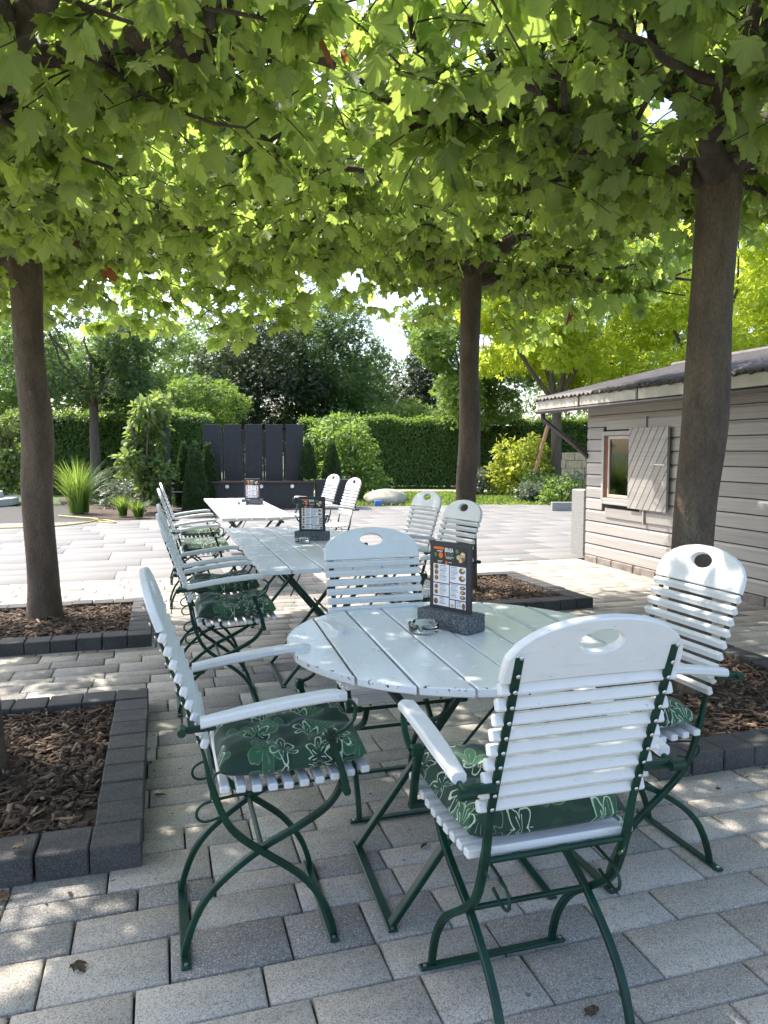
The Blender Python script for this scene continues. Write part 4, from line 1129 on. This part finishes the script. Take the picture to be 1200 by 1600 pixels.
    F = [(r * (n + 1) + i, r * (n + 1) + i + 1, (r + 1) * (n + 1) + i + 1, (r + 1) * (n + 1) + i) for r in range(rows) for i in range(n)]
    V2 = [(x, y, z_ - .012) for x, y, z_ in V]; o_ = len(V)
    F2 = [tuple(o_ + a for a in f)[::-1] for f in F]
    ED = [(i, i + 1, o_ + i + 1, o_ + i)[::-1] for i in range(n)]
    mb = MB(); mb.add(V + V2, F + F2 + ED, True); ro = mb.build('roof', 'roof_bitumen', t)
    MB().add([L(rx, ry0, rz_ - .01), L(rx, ry1, rz_ - .01), L(XB + .4, ry1, 2.18), L(XB + .4, ry0, 2.18)], [(0, 1, 2, 3)]).build('back_slope', 'roof_bitumen', ro)
    MB().tube([L(rx, ry0, rz_ + .0), L(rx, ry1, rz_ + .0)], .055, 8).build('ridge_cap', 'roof_bitumen', ro)
    for yy in (ry1 - .03,):
        MB().bar(L(ex, yy, ez - .05), L(rx, yy, rz_ - .06), .03, .10).build('barge_board', 'fascia', ro)
    MB().add([L(X - .01, Y1 - .03, 1.97), L(XB, Y1 - .03, 1.97), L(XB, Y1 - .03, 2.2), L(rx, Y1 - .03, rz_ - .05), L(X - .01, Y1 - .03, 2.17)], [(0, 1, 2, 3, 4)]).build('gable', 'hut_boards', t)
    # soffit, fascia, gutter
    MB().box(L((ex + X) / 2 + .0, (ry0 + ry1) / 2, 2.0), (X - ex - .02, ry1 - ry0 - .05, .016)).build('soffit', 'fascia', t)
    y = ry0; 
    while y < ry1 - .01:
        d = min(1.25, ry1 - y); MB().box(L(ex, y + d / 2, 2.025), (.024, d - .006, .115), .003).build('fascia_board', 'fascia', t); y += d
    gu = MB(); prof = [(.045 * math.cos(a), .045 * math.sin(a)) for a in np.linspace(math.pi, 2 * math.pi, 9)]; prof2 = [(.041 * math.cos(a), .041 * math.sin(a)) for a in np.linspace(2 * math.pi, math.pi, 9)]
    sec = prof + prof2; V = []
    ys = np.linspace(ry0, ry1 + .02, 12)
    for yy in ys: V += [L(ex + .065 + a, yy, 1.972 + b + .0 * yy) for a, b in sec]
    m = len(sec); F = [(i * m + j, i * m + (j + 1) % m, (i + 1) * m + (j + 1) % m, (i + 1) * m + j) for i in range(len(ys) - 1) for j in range(m)] + [tuple(range(m)), tuple((len(ys) - 1) * m + j for j in range(m))[::-1]]
    go = gu.add(V, F).build('gutter', 'gutter_brown', t)
    MB().tube([L(ex + .004, ry0, 1.938), L(ex + .004, ry1, 1.938)], .026, 8).build('gutter_pipe', 'gutter_brown', go)
    for yy in np.arange(ry0 + .4, ry1, 1.15):
        MB().box(L(ex - .017, yy, 2.03), (.008, .026, .15)).build('gutter_bracket', 'gutter_brown', go)
    P = smooth_path([L(ex + .065, ry1 - .06, 1.94), L(ex + .065, ry1 - .06, 1.86), L(ex + .10, ry1 - .10, 1.80), L(X - .09, HUT_Y1 + .02, 1.42), L(X + .02, HUT_Y1 + .045, 1.31), L(X + .03, HUT_Y1 + .05, 1.2), L(X + .03, HUT_Y1 + .05, .02)], 4)
    MB().tube(P, .032, 10).build('downpipe', 'gutter_brown', t)
    return t
hut()
gp = MB(); gp.box((0, 0, .44), (.17, .30, .92), .012, Matrix.Rotation(R_(4), 3, 'Z'))
tag(gp.build('stone_post', 'granite_post', None, (5.53, 9.02, 0)), 'squat grey granite post standing at the far corner of the hut', 'stone post')
dcv = MB().box((0, 0, .004), (.22, .16, .006), .002); tag(dcv.build('drain_cover', 'steel_cover', None, (4.40, 8.86, 0)), 'small blue grey metal drain cover set in the slabs near the hut', 'drain cover')

# ================================================================ BLACK PANEL SCREEN WITH BENCH BOX
def screen():
    FW = 18.9
    a, b = W(318, FW), W(476, FW); t = thing('panel_screen', (a + b) / 2, 'black garden screen of five tall panels above a dark bench box', 'screen', rz=-AZ * .55)
    L = (b - a).length; w = L / 5
    zt = zpx(663, FW)
    for i in range(5):
        o = MB().box((-L / 2 + w * (i + .5), .05 * math.sin(i), zt / 2 + .02), (w - .075, .035, zt - .05), .004).build('screen_panel', 'iron_black', t)
    for i in (1, 2, 3, 4): MB().box((-L / 2 + w * i, .10, zt / 2 - .05), (.05, .05, zt - .2), .004).build('screen_post', 'iron_black', t)
    MB().box((-.1, -.35, .33), (L + .6, .55, .62), .01).build('bench_box', 'iron_black', t)
    tb = MB().box((-.1, -.38, .66), (L + .7, .62, .05), .006).build('bench_top', 'gutter_brown', t)
    for x in (-.62, .20, .95): MB().tube([(x, -.63, .56), (x, -.655, .56)], .045, 14).build('round_lamp', 'lamp_white', t)
    MB().box((L / 2 + .75, -.3, .36), (1.0, .5, .70), .01).build('planter_box', 'iron_black', t)
screen()
def black_bench():
    o = W(283, 18.3); t = thing('black_bench', o, 'low black slatted bench beside the slim conifers', 'bench', rz=R_(25))
    for i in range(4): MB().box((0, -.2 + i * .12, .42), (.9, .09, .03), .004).build('seat_slat', 'iron_black', t)
    for i in range(2): MB().box((0, .28 + .03 * i, .56 + i * .14), (.9, .025, .09), .004).build('back_slat', 'iron_black', t)
    for x in (-.38, .38):
        MB().box((x, -.15, .2), (.05, .05, .40), .004).build('leg', 'iron_black', t); MB().box((x, .29, .37), (.05, .04, .72), .004).build('leg', 'iron_black', t)
black_bench()

# ================================================================ PLANTS AND TREES
def leaf_cloud(name, mat, parent, centers, radii, n, size, tmpl, shell=.55, up=.6, seed=0, squash=1.0, hang=.3):
    """leaves through a set of blobs; denser near each blob's surface, facing outwards and up"""
    c = np.array(centers, float); r = np.array(radii, float)
    wgt = r ** 2 / (r ** 2).sum(); pick = rng.choice(len(c), n, p=wgt)
    d = rand_dirs(n); rad = (shell + (1 - shell) * rng.random(n)) ** .6 * (1 + .12 * rng.normal(size=n))
    P = c[pick] + d * (r[pick] * rad)[:, None] * np.array([1, 1, squash])
    # keep leaves that are not deep inside another blob
    deep = np.zeros(n, bool)
    for ci, ri in zip(c, r): deep |= (np.linalg.norm((P - ci) / np.array([1, 1, squash]), axis=1) < ri * .55)
    keep = ~deep | (rng.random(n) < .25); P, d = P[keep], d[keep]; m = len(P)
    tip = unit(d + rng.normal(0, .6, (m, 3)) + np.array([0, 0, -hang])); nr = unit(d * .6 + np.array([0, 0, up]) + rng.normal(0, .45, (m, 3)))
    M = frames(tip, nr, size * rng.uniform(.65, 1.3, m))
    return inst(name, tmpl[0], tmpl[1], P, M, mat, parent=parent)
def blobs(n, rx, ry, rz, zc, r0, r1, seed):
    q = random.Random(seed); C, Rr = [], []
    for i in range(n):
        while True:
            v = Vector((q.uniform(-1, 1), q.uniform(-1, 1), q.uniform(-1, 1)))
            if v.length < 1: break
        C.append((v.x * rx, v.y * ry, zc + v.z * rz)); Rr.append(q.uniform(r0, r1))
    return C, Rr
def branchy(t, h0, spread, top, r0, n, mat, seed, lean=0.0):
    q = random.Random(seed)
    MB().tube(smooth_path([(0, 0, -.1), (lean * .2, 0, h0 * .4), (lean * .6, 0, h0 * .8), (lean, 0, h0)], 3), [r0 * 1.2] + [r0] * 5 + [r0 * .9] * 4, 12).build('trunk', mat, t)
    for i in range(n):
        a = 2 * math.pi * i / n + q.uniform(-.3, .3); sp = spread * q.uniform(.5, 1); P = [(lean, 0, h0 - .12)]
        for k in range(1, 6): u = k / 5; P.append((lean + math.cos(a) * sp * u ** .8 + q.uniform(-.1, .1), math.sin(a) * sp * u ** .8 + q.uniform(-.1, .1), h0 + (top - h0) * u * q.uniform(.8, 1.05)))
        MB().tube(smooth_path(P, 2), [r0 * .5 * (1 - .8 * k / 10) for k in range(11)], 7).build('limb', mat, t)
def tree(name, px, fwd, zc, rx, rz, nb, r0, r1, nleaf, size, mat, bark, label, cat='tree', group='trees behind the hedge', trunk_h=None, tr=.16, seed=0, tmpl=None, limbs=6, squash=.8, shell=.5):
    o = W(px, fwd); t = thing(name, o, label, cat, group)
    if trunk_h: branchy(t, trunk_h, rx * .8, zc + rz * .6, tr, limbs, bark, seed)
    else: MB().tube([(0, 0, -.1), (0, 0, zc)], [tr, tr * .5], 8).build('trunk', bark, t)
    C, Rr = blobs(nb, rx, rx * .8, rz, zc, r0, r1, seed)
    leaf_cloud('crown', mat, t, C, Rr, nleaf, size, tmpl or SP, shell=shell, squash=squash)
    return t

def hedge(p0, p1, h, depth, label, n, size=.11):
    d = (p1 - p0); L = d.length; ang = math.atan2(d.y, d.x); t = thing('hedge', (p0 + p1) / 2, label, 'hedge', 'clipped hedges', rz=ang)
    MB().box((0, 0, h / 2 - .05), (L - .1, depth - .25, h - .22)).build('hedge_core', 'hedge_wood', t)
    # shell: front face, top, ends
    af, at_ = L * h, L * depth; k = int(n * af / (af + at_ * 1.6)); m = n - k
    wob = lambda x, z: .05 * np.sin(x * 1.7) + .04 * np.sin(x * 4.1 + z * 3)
    x = rng.uniform(-L / 2, L / 2, k); z = rng.uniform(0, h, k); P1 = np.c_[x, -depth / 2 + wob(x, z) + np.abs(rng.normal(0, .09, k)) - .04, z]
    N1 = unit(np.c_[rng.normal(0, .5, k), -np.ones(k), rng.normal(.45, .45, k)]); T1 = unit(np.c_[rng.normal(0, .7, k), rng.normal(-.5, .3, k), -np.ones(k) * .6])
    x = rng.uniform(-L / 2, L / 2, m); P2 = np.c_[x, rng.uniform(-depth / 2, depth / 2, m), h + .06 * np.sin(x * 1.3) + .05 * np.sin(x * 3.7) + rng.normal(0, .07, m)]
    tall = rng.random(m) < .10; P2[tall, 2] += rng.uniform(0, .22, tall.sum())
    N2 = unit(np.c_[rng.normal(0, .5, m), rng.normal(0, .5, m), np.ones(m)]); T2 = unit(np.c_[rng.normal(0, 1, m), rng.normal(-.4, 1, m), rng.normal(.5, .5, m)])
    P = np.r_[P1, P2]; M = frames(np.r_[T1, T2], np.r_[N1, N2], size * rng.uniform(.7, 1.3, k + m))
    inst('foliage', OV[0], OV[1], P, M, 'hedge_leaf', parent=t)
hedge(W(470, 30.5), W(960, 30.5), zpx(660, 30.5), 1.3, 'long clipped green hedge behind the lawn and white boulder', 36000)
hedge(W(30, 26), W(330, 26), zpx(652, 26), 1.2, 'clipped dark hedge behind the young tree and black screen', 20000)

# dark evergreens behind
tree('yew_tree', 405, 36, 4.6, 2.8, 4.0, 30, .8, 1.4, 20000, .22, 'yew_leaf', 'far_bark', 'dark bushy evergreen behind the black panel screen', seed=21)
tree('yew_tree', 505, 38, 4.9, 2.8, 4.4, 30, .8, 1.4, 20000, .22, 'dark_green_leaf', 'far_bark', 'tall deep green evergreen to the right of the black screen', seed=22)
tree('yew_tree', 562, 36, 2.6, 1.5, 2.6, 16, .6, 1.0, 9000, .20, 'hedge_leaf', 'far_bark', 'mid green rounded evergreen against the sky gap', seed=23)
tree('yew_tree', 640, 37, 1.9, 1.6, 1.7, 14, .6, 1.0, 8000, .20, 'hedge_leaf', 'far_bark', 'low rounded green shrub top showing over the hedge below the sky gap', seed=24)
tree('yew_tree', 450, 44, 6.6, 4.6, 5.4, 34, .9, 1.6, 17000, .26, 'yew_leaf', 'far_bark', 'tallest dark conifer behind the evergreens', seed=25)
def spruce(px, fwd, h, label, seed):
    t = thing('spruce_tree', W(px, fwd), label, 'tree', 'trees behind the hedge')
    MB().tube([(0, 0, 0), (0, 0, h)], [.25, .03], 8).build('trunk', 'far_bark', t); P, T, N = [], [], []
    for i in range(9000):
        z = h * (1 - math.sqrt(random.random()) * .92); rad = (h - z) * .30 + .15; a = random.uniform(0, 6.28); ly = math.sin(z * 5.5 + 2 * math.sin(a * 3)) * .25
        u = math.sqrt(random.random()) * rad * (1 + ly); P.append((u * math.cos(a), u * math.sin(a), z - u * .35)); T.append((math.cos(a), math.sin(a), -.7 + random.gauss(0, .3))); N.append((random.gauss(0, .5), random.gauss(0, .5), 1))
    inst('crown', SP[0], SP[1], np.array(P), frames(np.array(T), np.array(N), np.random.default_rng(seed).uniform(.2, .42, len(P))), 'yew_leaf', parent=t)
spruce(668, 42, zpx(470, 42), 'pale dark spruce with drooping branches beside the sky gap', 3)
# bright crowns to the right
tree('robinia_tree', 868, 24, zpx(500, 24), 3.4, 2.4, 40, .50, .9, 27000, .21, 'robinia_leaf', 'far_bark', 'bright yellow green tree with forked trunk by the garden wall', trunk_h=3.0, tr=.17, seed=31, limbs=7, shell=.35)
tree('robinia_tree', 1120, 22, zpx(470, 22), 3.6, 2.6, 36, .55, .95, 24000, .21, 'robinia_leaf', 'far_bark', 'glowing yellow green tree crown above the hut roof', trunk_h=3.0, tr=.17, seed=32, shell=.35)
tree('linden_tree', 745, 29, zpx(560, 29), 2.7, 2.6, 34, 0.6, 1.0, 24000, .19, 'lime_leaf', 'far_bark', 'fresh green tree behind the slender plane trunk', trunk_h=2.2, tr=.14, seed=33)
tree('linden_tree', 960, 36, zpx(570, 36), 5.6, 3.4, 30, 1.0, 1.8, 15000, .28, 'dark_green_leaf', 'far_bark', 'dark green tree behind the yellow green crowns', trunk_h=2.5, tr=.2, seed=34)
# left
tree('maple_tree', 150, 23.5, zpx(560, 23.5), 2.6, 1.35, 30, .45, .8, 15000, .17, 'dark_green_leaf', 'far_bark', 'young tree with upright fan of branches in front of the left hedge', group='trees at the garden edge', trunk_h=2.9, tr=.15, seed=41, limbs=9, shell=.3)
tree('linden_tree', 20, 29, zpx(585, 29), 2.8, 2.4, 26, .6, 1.1, 13000, .2, 'lime_leaf', 'far_bark', 'light green bushy tree behind the concrete steps', trunk_h=1.5, tr=.15, seed=42)
tree('linden_tree', 235, 40, zpx(570, 40), 3.4, 3.2, 28, .8, 1.4, 15000, .2, 'lime_leaf', 'far_bark', 'low green tree below the flat roofed building', seed=43)
tree('yew_tree', -90, 38, 4.5, 4.5, 4.0, 24, 1.0, 1.8, 12000, .3, 'dark_green_leaf', 'far_bark', 'broad green tree beyond the steps at the garden corner', seed=44)
tree('yew_tree', 590, 48, 4.6, 2.6, 4.0, 22, .8, 1.3, 9000, .26, 'dark_green_leaf', 'far_bark', 'distant grey green tree low in the sky gap', seed=26)
tree('elder_shrub', 330, 31, zpx(640, 31), 1.4, 1.0, 12, .5, .8, 5000, .18, 'hedge_leaf', 'far_bark', 'loose green shrub between the hedge and the dark evergreen', 'shrub', seed=45)
# pear on its post, espalier and shrubs
def shrub(name, px, fwd, h, r, n, size, mat, label, seed, tmpl=None, group='garden shrubs', nb=16, columnar=False):
    t = thing(name, W(px, fwd), label, 'shrub', group); q = random.Random(seed)
    st = MB()
    for i in range(6): a = q.uniform(0, 6.3); st.tube([(0, 0, 0), (math.cos(a) * r * .3, math.sin(a) * r * .3, h * .5), (math.cos(a) * r * .6, math.sin(a) * r * .6, h * .85)], [.03, .02, .008], 5)
    st.build('stems', 'far_bark', t)
    C = [(q.uniform(-1, 1) * r * .6, q.uniform(-1, 1) * r * .6, h * (.14 + .76 * (i + .5) / nb)) for i in range(nb)]
    Rr = [r * q.uniform(.35, .6) * (1 if columnar else (1.15 - .5 * (i / nb))) for i in range(nb)]
    leaf_cloud('foliage', mat, t, C, Rr, n, size, tmpl or OV, shell=.3, squash=1.0)
    return t
shrub('climbing_pear', 226, 17.6, zpx(615, 17.6), .52, 3600, .16, 'pear_leaf', 'pale leafy climber covering a dark post behind the chair row', 51, nb=18, columnar=True)
tpo = MB().box((0, 0, 1.05), (.14, .14, 2.1), .008); tag(tpo.build('garden_post', 'iron_black', None, W(262, 17.9)), 'dark square garden post at the edge of the leafy climber', 'post')
shrub('espalier_tree', 545, 22.5, zpx(655, 22.5), 1.05, 4200, .14, 'lime_leaf', 'bushy fruit tree between the black screen and the hedge', 52, nb=18)
shrub('espalier_tree', 497, 23, zpx(652, 23), .8, 2600, .14, 'lime_leaf', 'leafy fruit tree right behind the end of the black screen', 53, nb=14)
shrub('golden_shrub', 816, 24.0, zpx(685, 24.0), .95, 3200, .16, 'gold_leaf', 'bright golden shrub in the flower bed by the leaning timber', 54)
shrub('bamboo_clump', 8, 21.5, zpx(645, 21.5), .6, 2600, .16, 'pear_leaf', 'pale bamboo clump beside the concrete steps', 55, nb=14, columnar=True)
for i, (px, fw, h, r, m, l) in enumerate([
        (752, 24.5, .75, .6, 'grey_leaf', 'grey green lavender mound beside the slender plane trunk'),
        (850, 22.5, .8, .75, 'dark_green_leaf', 'dark leafy perennial below the golden shrub'), (905, 21.0, .8, .7, 'grey_leaf', 'spiky grey perennial in front of the pale garden wall'),
        (880, 20.2, .55, .7, 'hedge_leaf', 'low green perennial at the slab edge near the hut'), (835, 21.4, .45, .5, 'grey_leaf', 'small silvery perennial at the edge of the flower bed'),
        (245, 20.5, .75, .7, 'grey_leaf', 'soft grey green perennial behind the leafy climber'), (165, 21.0, .7, .9, 'dark_green_leaf', 'dark green ground shrub behind the tall grass clump'),
        (205, 19.5, .55, .8, 'grey_leaf', 'wide grey perennial between grass clump and leafy climber')]):
    shrub('perennial_plant', px, fw, h, r, 1500, .11, m, l, 60 + i, group='border perennials', nb=10)
def thuja(px, fwd, top_py, base_z, r, label, seed):
    t = thing('slim_conifer', W(px, fwd, base_z), label, 'conifer', 'slim clipped conifers'); h = zpx(top_py, fwd) - base_z
    MB().tube([(0, 0, 0), (0, 0, h * .9)], [.05, .01], 6).build('trunk', 'far_bark', t)
    n = 3800; z = h * (1 - np.sqrt(rng.random(n))) ** .9; a = rng.uniform(0, 6.283, n)
    rad = r * (1 - (z / h) ** 1.6) * (.85 + .2 * rng.random(n)) * (1 + .06 * np.sin(a * 5 + z * 6)) + .015
    P = np.c_[rad * np.cos(a), rad * np.sin(a), z + .02]
    T = unit(np.c_[np.cos(a) * .6, np.sin(a) * .6, np.ones(n)] + rng.normal(0, .25, (n, 3))); N = unit(np.c_[np.cos(a), np.sin(a), np.full(n, .3)] + rng.normal(0, .4, (n, 3)))
    inst('foliage', SP[0], SP[1], P, frames(T, N, rng.uniform(.06, .13, n)), 'thuja_leaf', parent=t)
thuja(288, 18.6, 692, .0, .22, 'slim dark conifer nearest the dark post', 1)
thuja(305, 17.6, 692, .0, .26, 'slim conifer with sunlit tip in the middle of three', 2)
thuja(325, 18.3, 694, .0, .25, 'slim dark conifer against the first black panel', 3)
thuja(481, 18.8, 690, .70, .17, 'slim conifer at the end of the black screen', 4)
thuja(518, 18.8, 692, .70, .18, 'slim conifer standing in the planter box past the black screen', 5)
def grass_clump(px, fwd, h, r, n, label):
    t = thing('grass_clump', W(px, fwd), label, 'grass clump'); P, T_, A = [], [], []; k = 0
    for i in range(n):
        a = random.uniform(0, 6.283); b = random.uniform(0, r * .28); L = h * random.uniform(.6, 1.08); out = random.uniform(.15, 1.0) * r; w = .019
        p0 = Vector((math.cos(a) * b, math.sin(a) * b, 0)); dv = Vector((math.cos(a), math.sin(a), 0)); sd_ = Vector((-math.sin(a + .6), math.cos(a + .6), 0)) * w
        base = len(P)
        for s_ in range(5):
            u = s_ / 4; c = p0 + dv * out * u ** 2.2 + Vector((0, 0, L * (u - .22 * u ** 3 * (out / r)))); ww = 1 - u * .95
            P += [c - sd_ * ww, c + sd_ * ww]
        for s_ in range(4): q = base + s_ * 2; T_ += [(q, q + 1, q + 3), (q, q + 3, q + 2)]
        A += [random.random()] * 10
    o = put('blades', np_mesh('blades', np.array(P), np.array(T_), 'grass_leaf', {'rnd': np.array(A)}), None, t); o['kind'] = 'stuff'
    return t
grass_clump(122, 17.2, zpx(712, 17.2), .75, 300, 'tall bright ornamental grass clump at the edge of the slabs')
for px, fw, h, l in ((190, 16.4, .5, 'short bright lily clump beside the yellow hose'), (215, 16.0, .42, 'short yellow green lily clump next to the leafy climber')):
    grass_clump(px, fw, h, .3, 220, l)
bd = MB().add([W(120, 16.2, -.018), W(262, 15.4, -.018), W(280, 21.5, -.018), W(90, 22.5, -.018)], [(0, 1, 2, 3)]).build('flower_bed', 'soil'); bd['kind'] = 'structure'
bd2 = MB().add([W(800, 20.5, -.035), W(960, 19.3, -.035), W(960, 29, -.035), W(780, 28, -.035)], [(0, 1, 2, 3)]).build('border_bed', 'soil'); bd2['kind'] = 'structure'
# lawn blades where the lawn shows
n = 16000; lw = np.array([W(random.uniform(540, 900), random.uniform(19.8, 26.2)) for _ in range(n)])
T = unit(np.c_[rng.normal(0, .4, n), rng.normal(0, .4, n), np.ones(n)]); N = unit(rng.normal(0, 1, (n, 3)))
lo = inst('lawn_grass', QL[0], QL[1], lw + np.array([0, 0, -.055]), frames(T, N, rng.uniform(.05, .13, n)), 'grass_leaf'); lo['kind'] = 'stuff'; tag(lo, 'sunlit mown lawn beyond the slabs around the pale boulder', 'grass')

# ================================================================ OTHER GARDEN THINGS
bo = bmesh.new(); bmesh.ops.create_icosphere(bo, subdivisions=4, radius=1.0)
for v in bo.verts:
    d = 1 + .06 * math.sin(v.co.x * 3 + 1) + .05 * math.sin(v.co.y * 4 + v.co.z * 3)
    v.co = Vector((v.co.x * .62 * d, v.co.y * .4 * d, max(v.co.z, -.6) * .26 * d + .12))
for f in bo.faces: f.smooth = True
bme = bpy.data.meshes.new('boulder'); bo.to_mesh(bme); bo.free()
tag(put('boulder', bme, 'boulder_stone', None, W(602, 20.4), (0, 0, -AZ)), 'smooth pale oval boulder lying on the lawn edge', 'boulder')
tag(MB().box((0, 0, .06), (.2, .12, .14), .02).build('plastic_tub', 'blue_plastic', None, W(591, 19.7)), 'small blue plastic tub in front of the pale boulder', 'tub')
pts = [W(15, 14.2, .015), W(60, 14.3, .015), W(110, 14.8, .015), W(148, 15.2, .015), W(148, 15.9, .015), W(120, 16.4, .015), W(95, 16.6, .015)]
hz = MB().tube(smooth_path([W(-40, 13.6, .012), W(40, 13.8, .012), W(100, 14.2, .012), W(140, 14.9, .012), W(150, 15.5, .012), W(120, 15.9, .012), W(90, 16.3, .012)], 6), .017, 8)
hz.tube(smooth_path([W(150, 15.0, .014), W(165, 14.75, .014), W(178, 14.7, .014), W(176, 14.95, .014), W(160, 15.05, .03), W(146, 14.95, .046)], 6), .017, 8)
tag(hz.build('garden_hose', 'hose_yellow', None), 'yellow garden hose lying in a loop on the sunlit slabs', 'hose')
st = thing('garden_steps', W(8, 20.3), 'pale curved concrete steps at the garden edge beside the bamboo', 'steps')
for i in range(3):
    out = [(1.9 - i * .1 + (1.0 - .28 * i) * math.cos(a), (1.0 - .28 * i) * 1.4 * math.sin(a)) for a in np.linspace(-math.pi / 2, math.pi / 2, 14)]
    out = [(x - 2.6, y) for x, y in out] + [(-5, (1.0 - .28 * i) * 1.4), (-5, -(1.0 - .28 * i) * 1.4)]
    MB().prism(out, i * .17 - .02, (i + 1) * .17, .012).build('step', 'concrete_step', st)
wa, wb = W(878, 26.5), W(990, 25.5); wt = thing('garden_wall', (wa + wb) / 2, 'low pale stone block wall behind the flower bed', 'garden wall', rz=math.atan2((wb - wa).y, (wb - wa).x))
Lw = (wb - wa).length; hrow = zpx(707, 26) / 5
wm = {}
for r in range(5):
    x = -Lw / 2 - (r % 2) * .2
    while x < Lw / 2:
        l_ = random.choice((.35, .45, .55)); k = l_
        if k not in wm: wm[k] = MB().box((0, 0, 0), (l_ - .015, .28, hrow - .012), .012).mesh('wall_stone', 'lime_wall')
        put('wall_stone', wm[k], None, wt, (x + l_ / 2, random.uniform(-.01, .01), hrow * (r + .5))); x += l_
MB().bar(W(832, 23.0, 0.55), W(855, 23.4, 2.25), .09, .09, (1, 0, 0), .006).build('timber_prop', 'timber_orange')
tag(bpy.data.objects['timber_prop'], 'slanting orange timber prop beside the tree near the hut', 'timber')
bpy.data.objects['timber_prop'].location = (0, 0, 0)
stake = MB().tube([W(832, 23.0, -.1), W(832, 23.0, .62)], .03, 6).build('ground_stake', 'timber_orange', bpy.data.objects['timber_prop'])
ks = MB().box((0, 0, .09), (1.6, .16, .24), .01); tag(ks.build('edging_stone', 'granite_post', None, W(915, 17.8), (0, 0, -AZ)), 'long low grey edging stone beyond the granite post', 'edging stone')
fb = thing('flat_building', W(265, 60), 'dark flat roofed building far behind the left hedge', 'building', rz=-AZ)
MB().box((0, 0, 3.5), (11, 6, 7.0)).build('wall', 'far_building', fb); MB().box((0, 0, 7.15), (11.6, 6.6, .32)).build('roof', 'far_roof_edge', fb)
for i in range(4): MB().box((-4 + i * 2.6, -3.02, 5.2), (1.5, .06, 1.3)).build('window', 'window_glass', fb)
# fallen bits on the paving and kerbs
n = 520; P = np.c_[rng.uniform(-1.9, 4.2, n), rng.uniform(1.3, 8.4, n), np.full(n, .004)]
edge = rng.random(n) < .6
for k in np.where(edge)[0]:
    b_ = list(BEDS.values())[rng.integers(4)]; side = rng.integers(4); g_ = abs(rng.normal(0, .10)) + .01
    x_, y_ = rng.uniform(b_[0], b_[1]), rng.uniform(b_[2], b_[3])
    P[k, :2] = [(b_[0] - g_, y_), (b_[1] + g_, y_), (x_, b_[2] - g_), (x_, b_[3] + g_)][side]
ins_ = np.zeros(n, bool)
for b_ in BEDS.values(): ins_ |= (P[:, 0] > b_[0] - .005) & (P[:, 0] < b_[1] + .005) & (P[:, 1] > b_[2] - .005) & (P[:, 1] < b_[3] + .005)
P = P[~ins_]; n = len(P); th = rng.uniform(0, 6.283, n)
Ml = frames(np.c_[np.cos(th), np.sin(th), rng.normal(0, .1, n)], np.c_[rng.normal(0, .2, n), rng.normal(0, .2, n), np.ones(n)], rng.gamma(2.2, .006, n) + .006)
Ml[:, :, 0] *= rng.uniform(.25, 1.1, n)[:, None]
lt_o = inst('leaf_litter', OV[0], OV[1], P, Ml, 'bark_chip'); tag(lt_o, 'scattered bark crumbs and bud scales on the paving', 'litter', kind='stuff')
def fallen(x, y, z, rz, s_, label):
    o = put('fallen_leaf', np_mesh('fallen_leaf', PL[1][0] * np.array([1, 1, 2.2]), PL[1][1], 'dead_leaf', {'vein': PL[1][2]}), None, None, (x, y, z), (R_(8), R_(-6), rz)); o.scale = (s_,) * 3
    tag(o, label, 'leaf', 'fallen dead leaves')
fallen(-.46, 2.62, .125, 1.0, .05, 'brown curled dead leaf on the near kerb of the mulch bed')
fallen(-.50, 2.53, .012, 2.0, .055, 'brown dead leaf on the pavers below the kerb')
fallen(-.26, 2.12, .012, 4.0, .042, 'olive dead leaf lying on a dark paver near the side on armchair')
fallen(1.02, 1.55, .012, .5, .036, 'dark dead leaf on the pavers below the chair seen from behind')
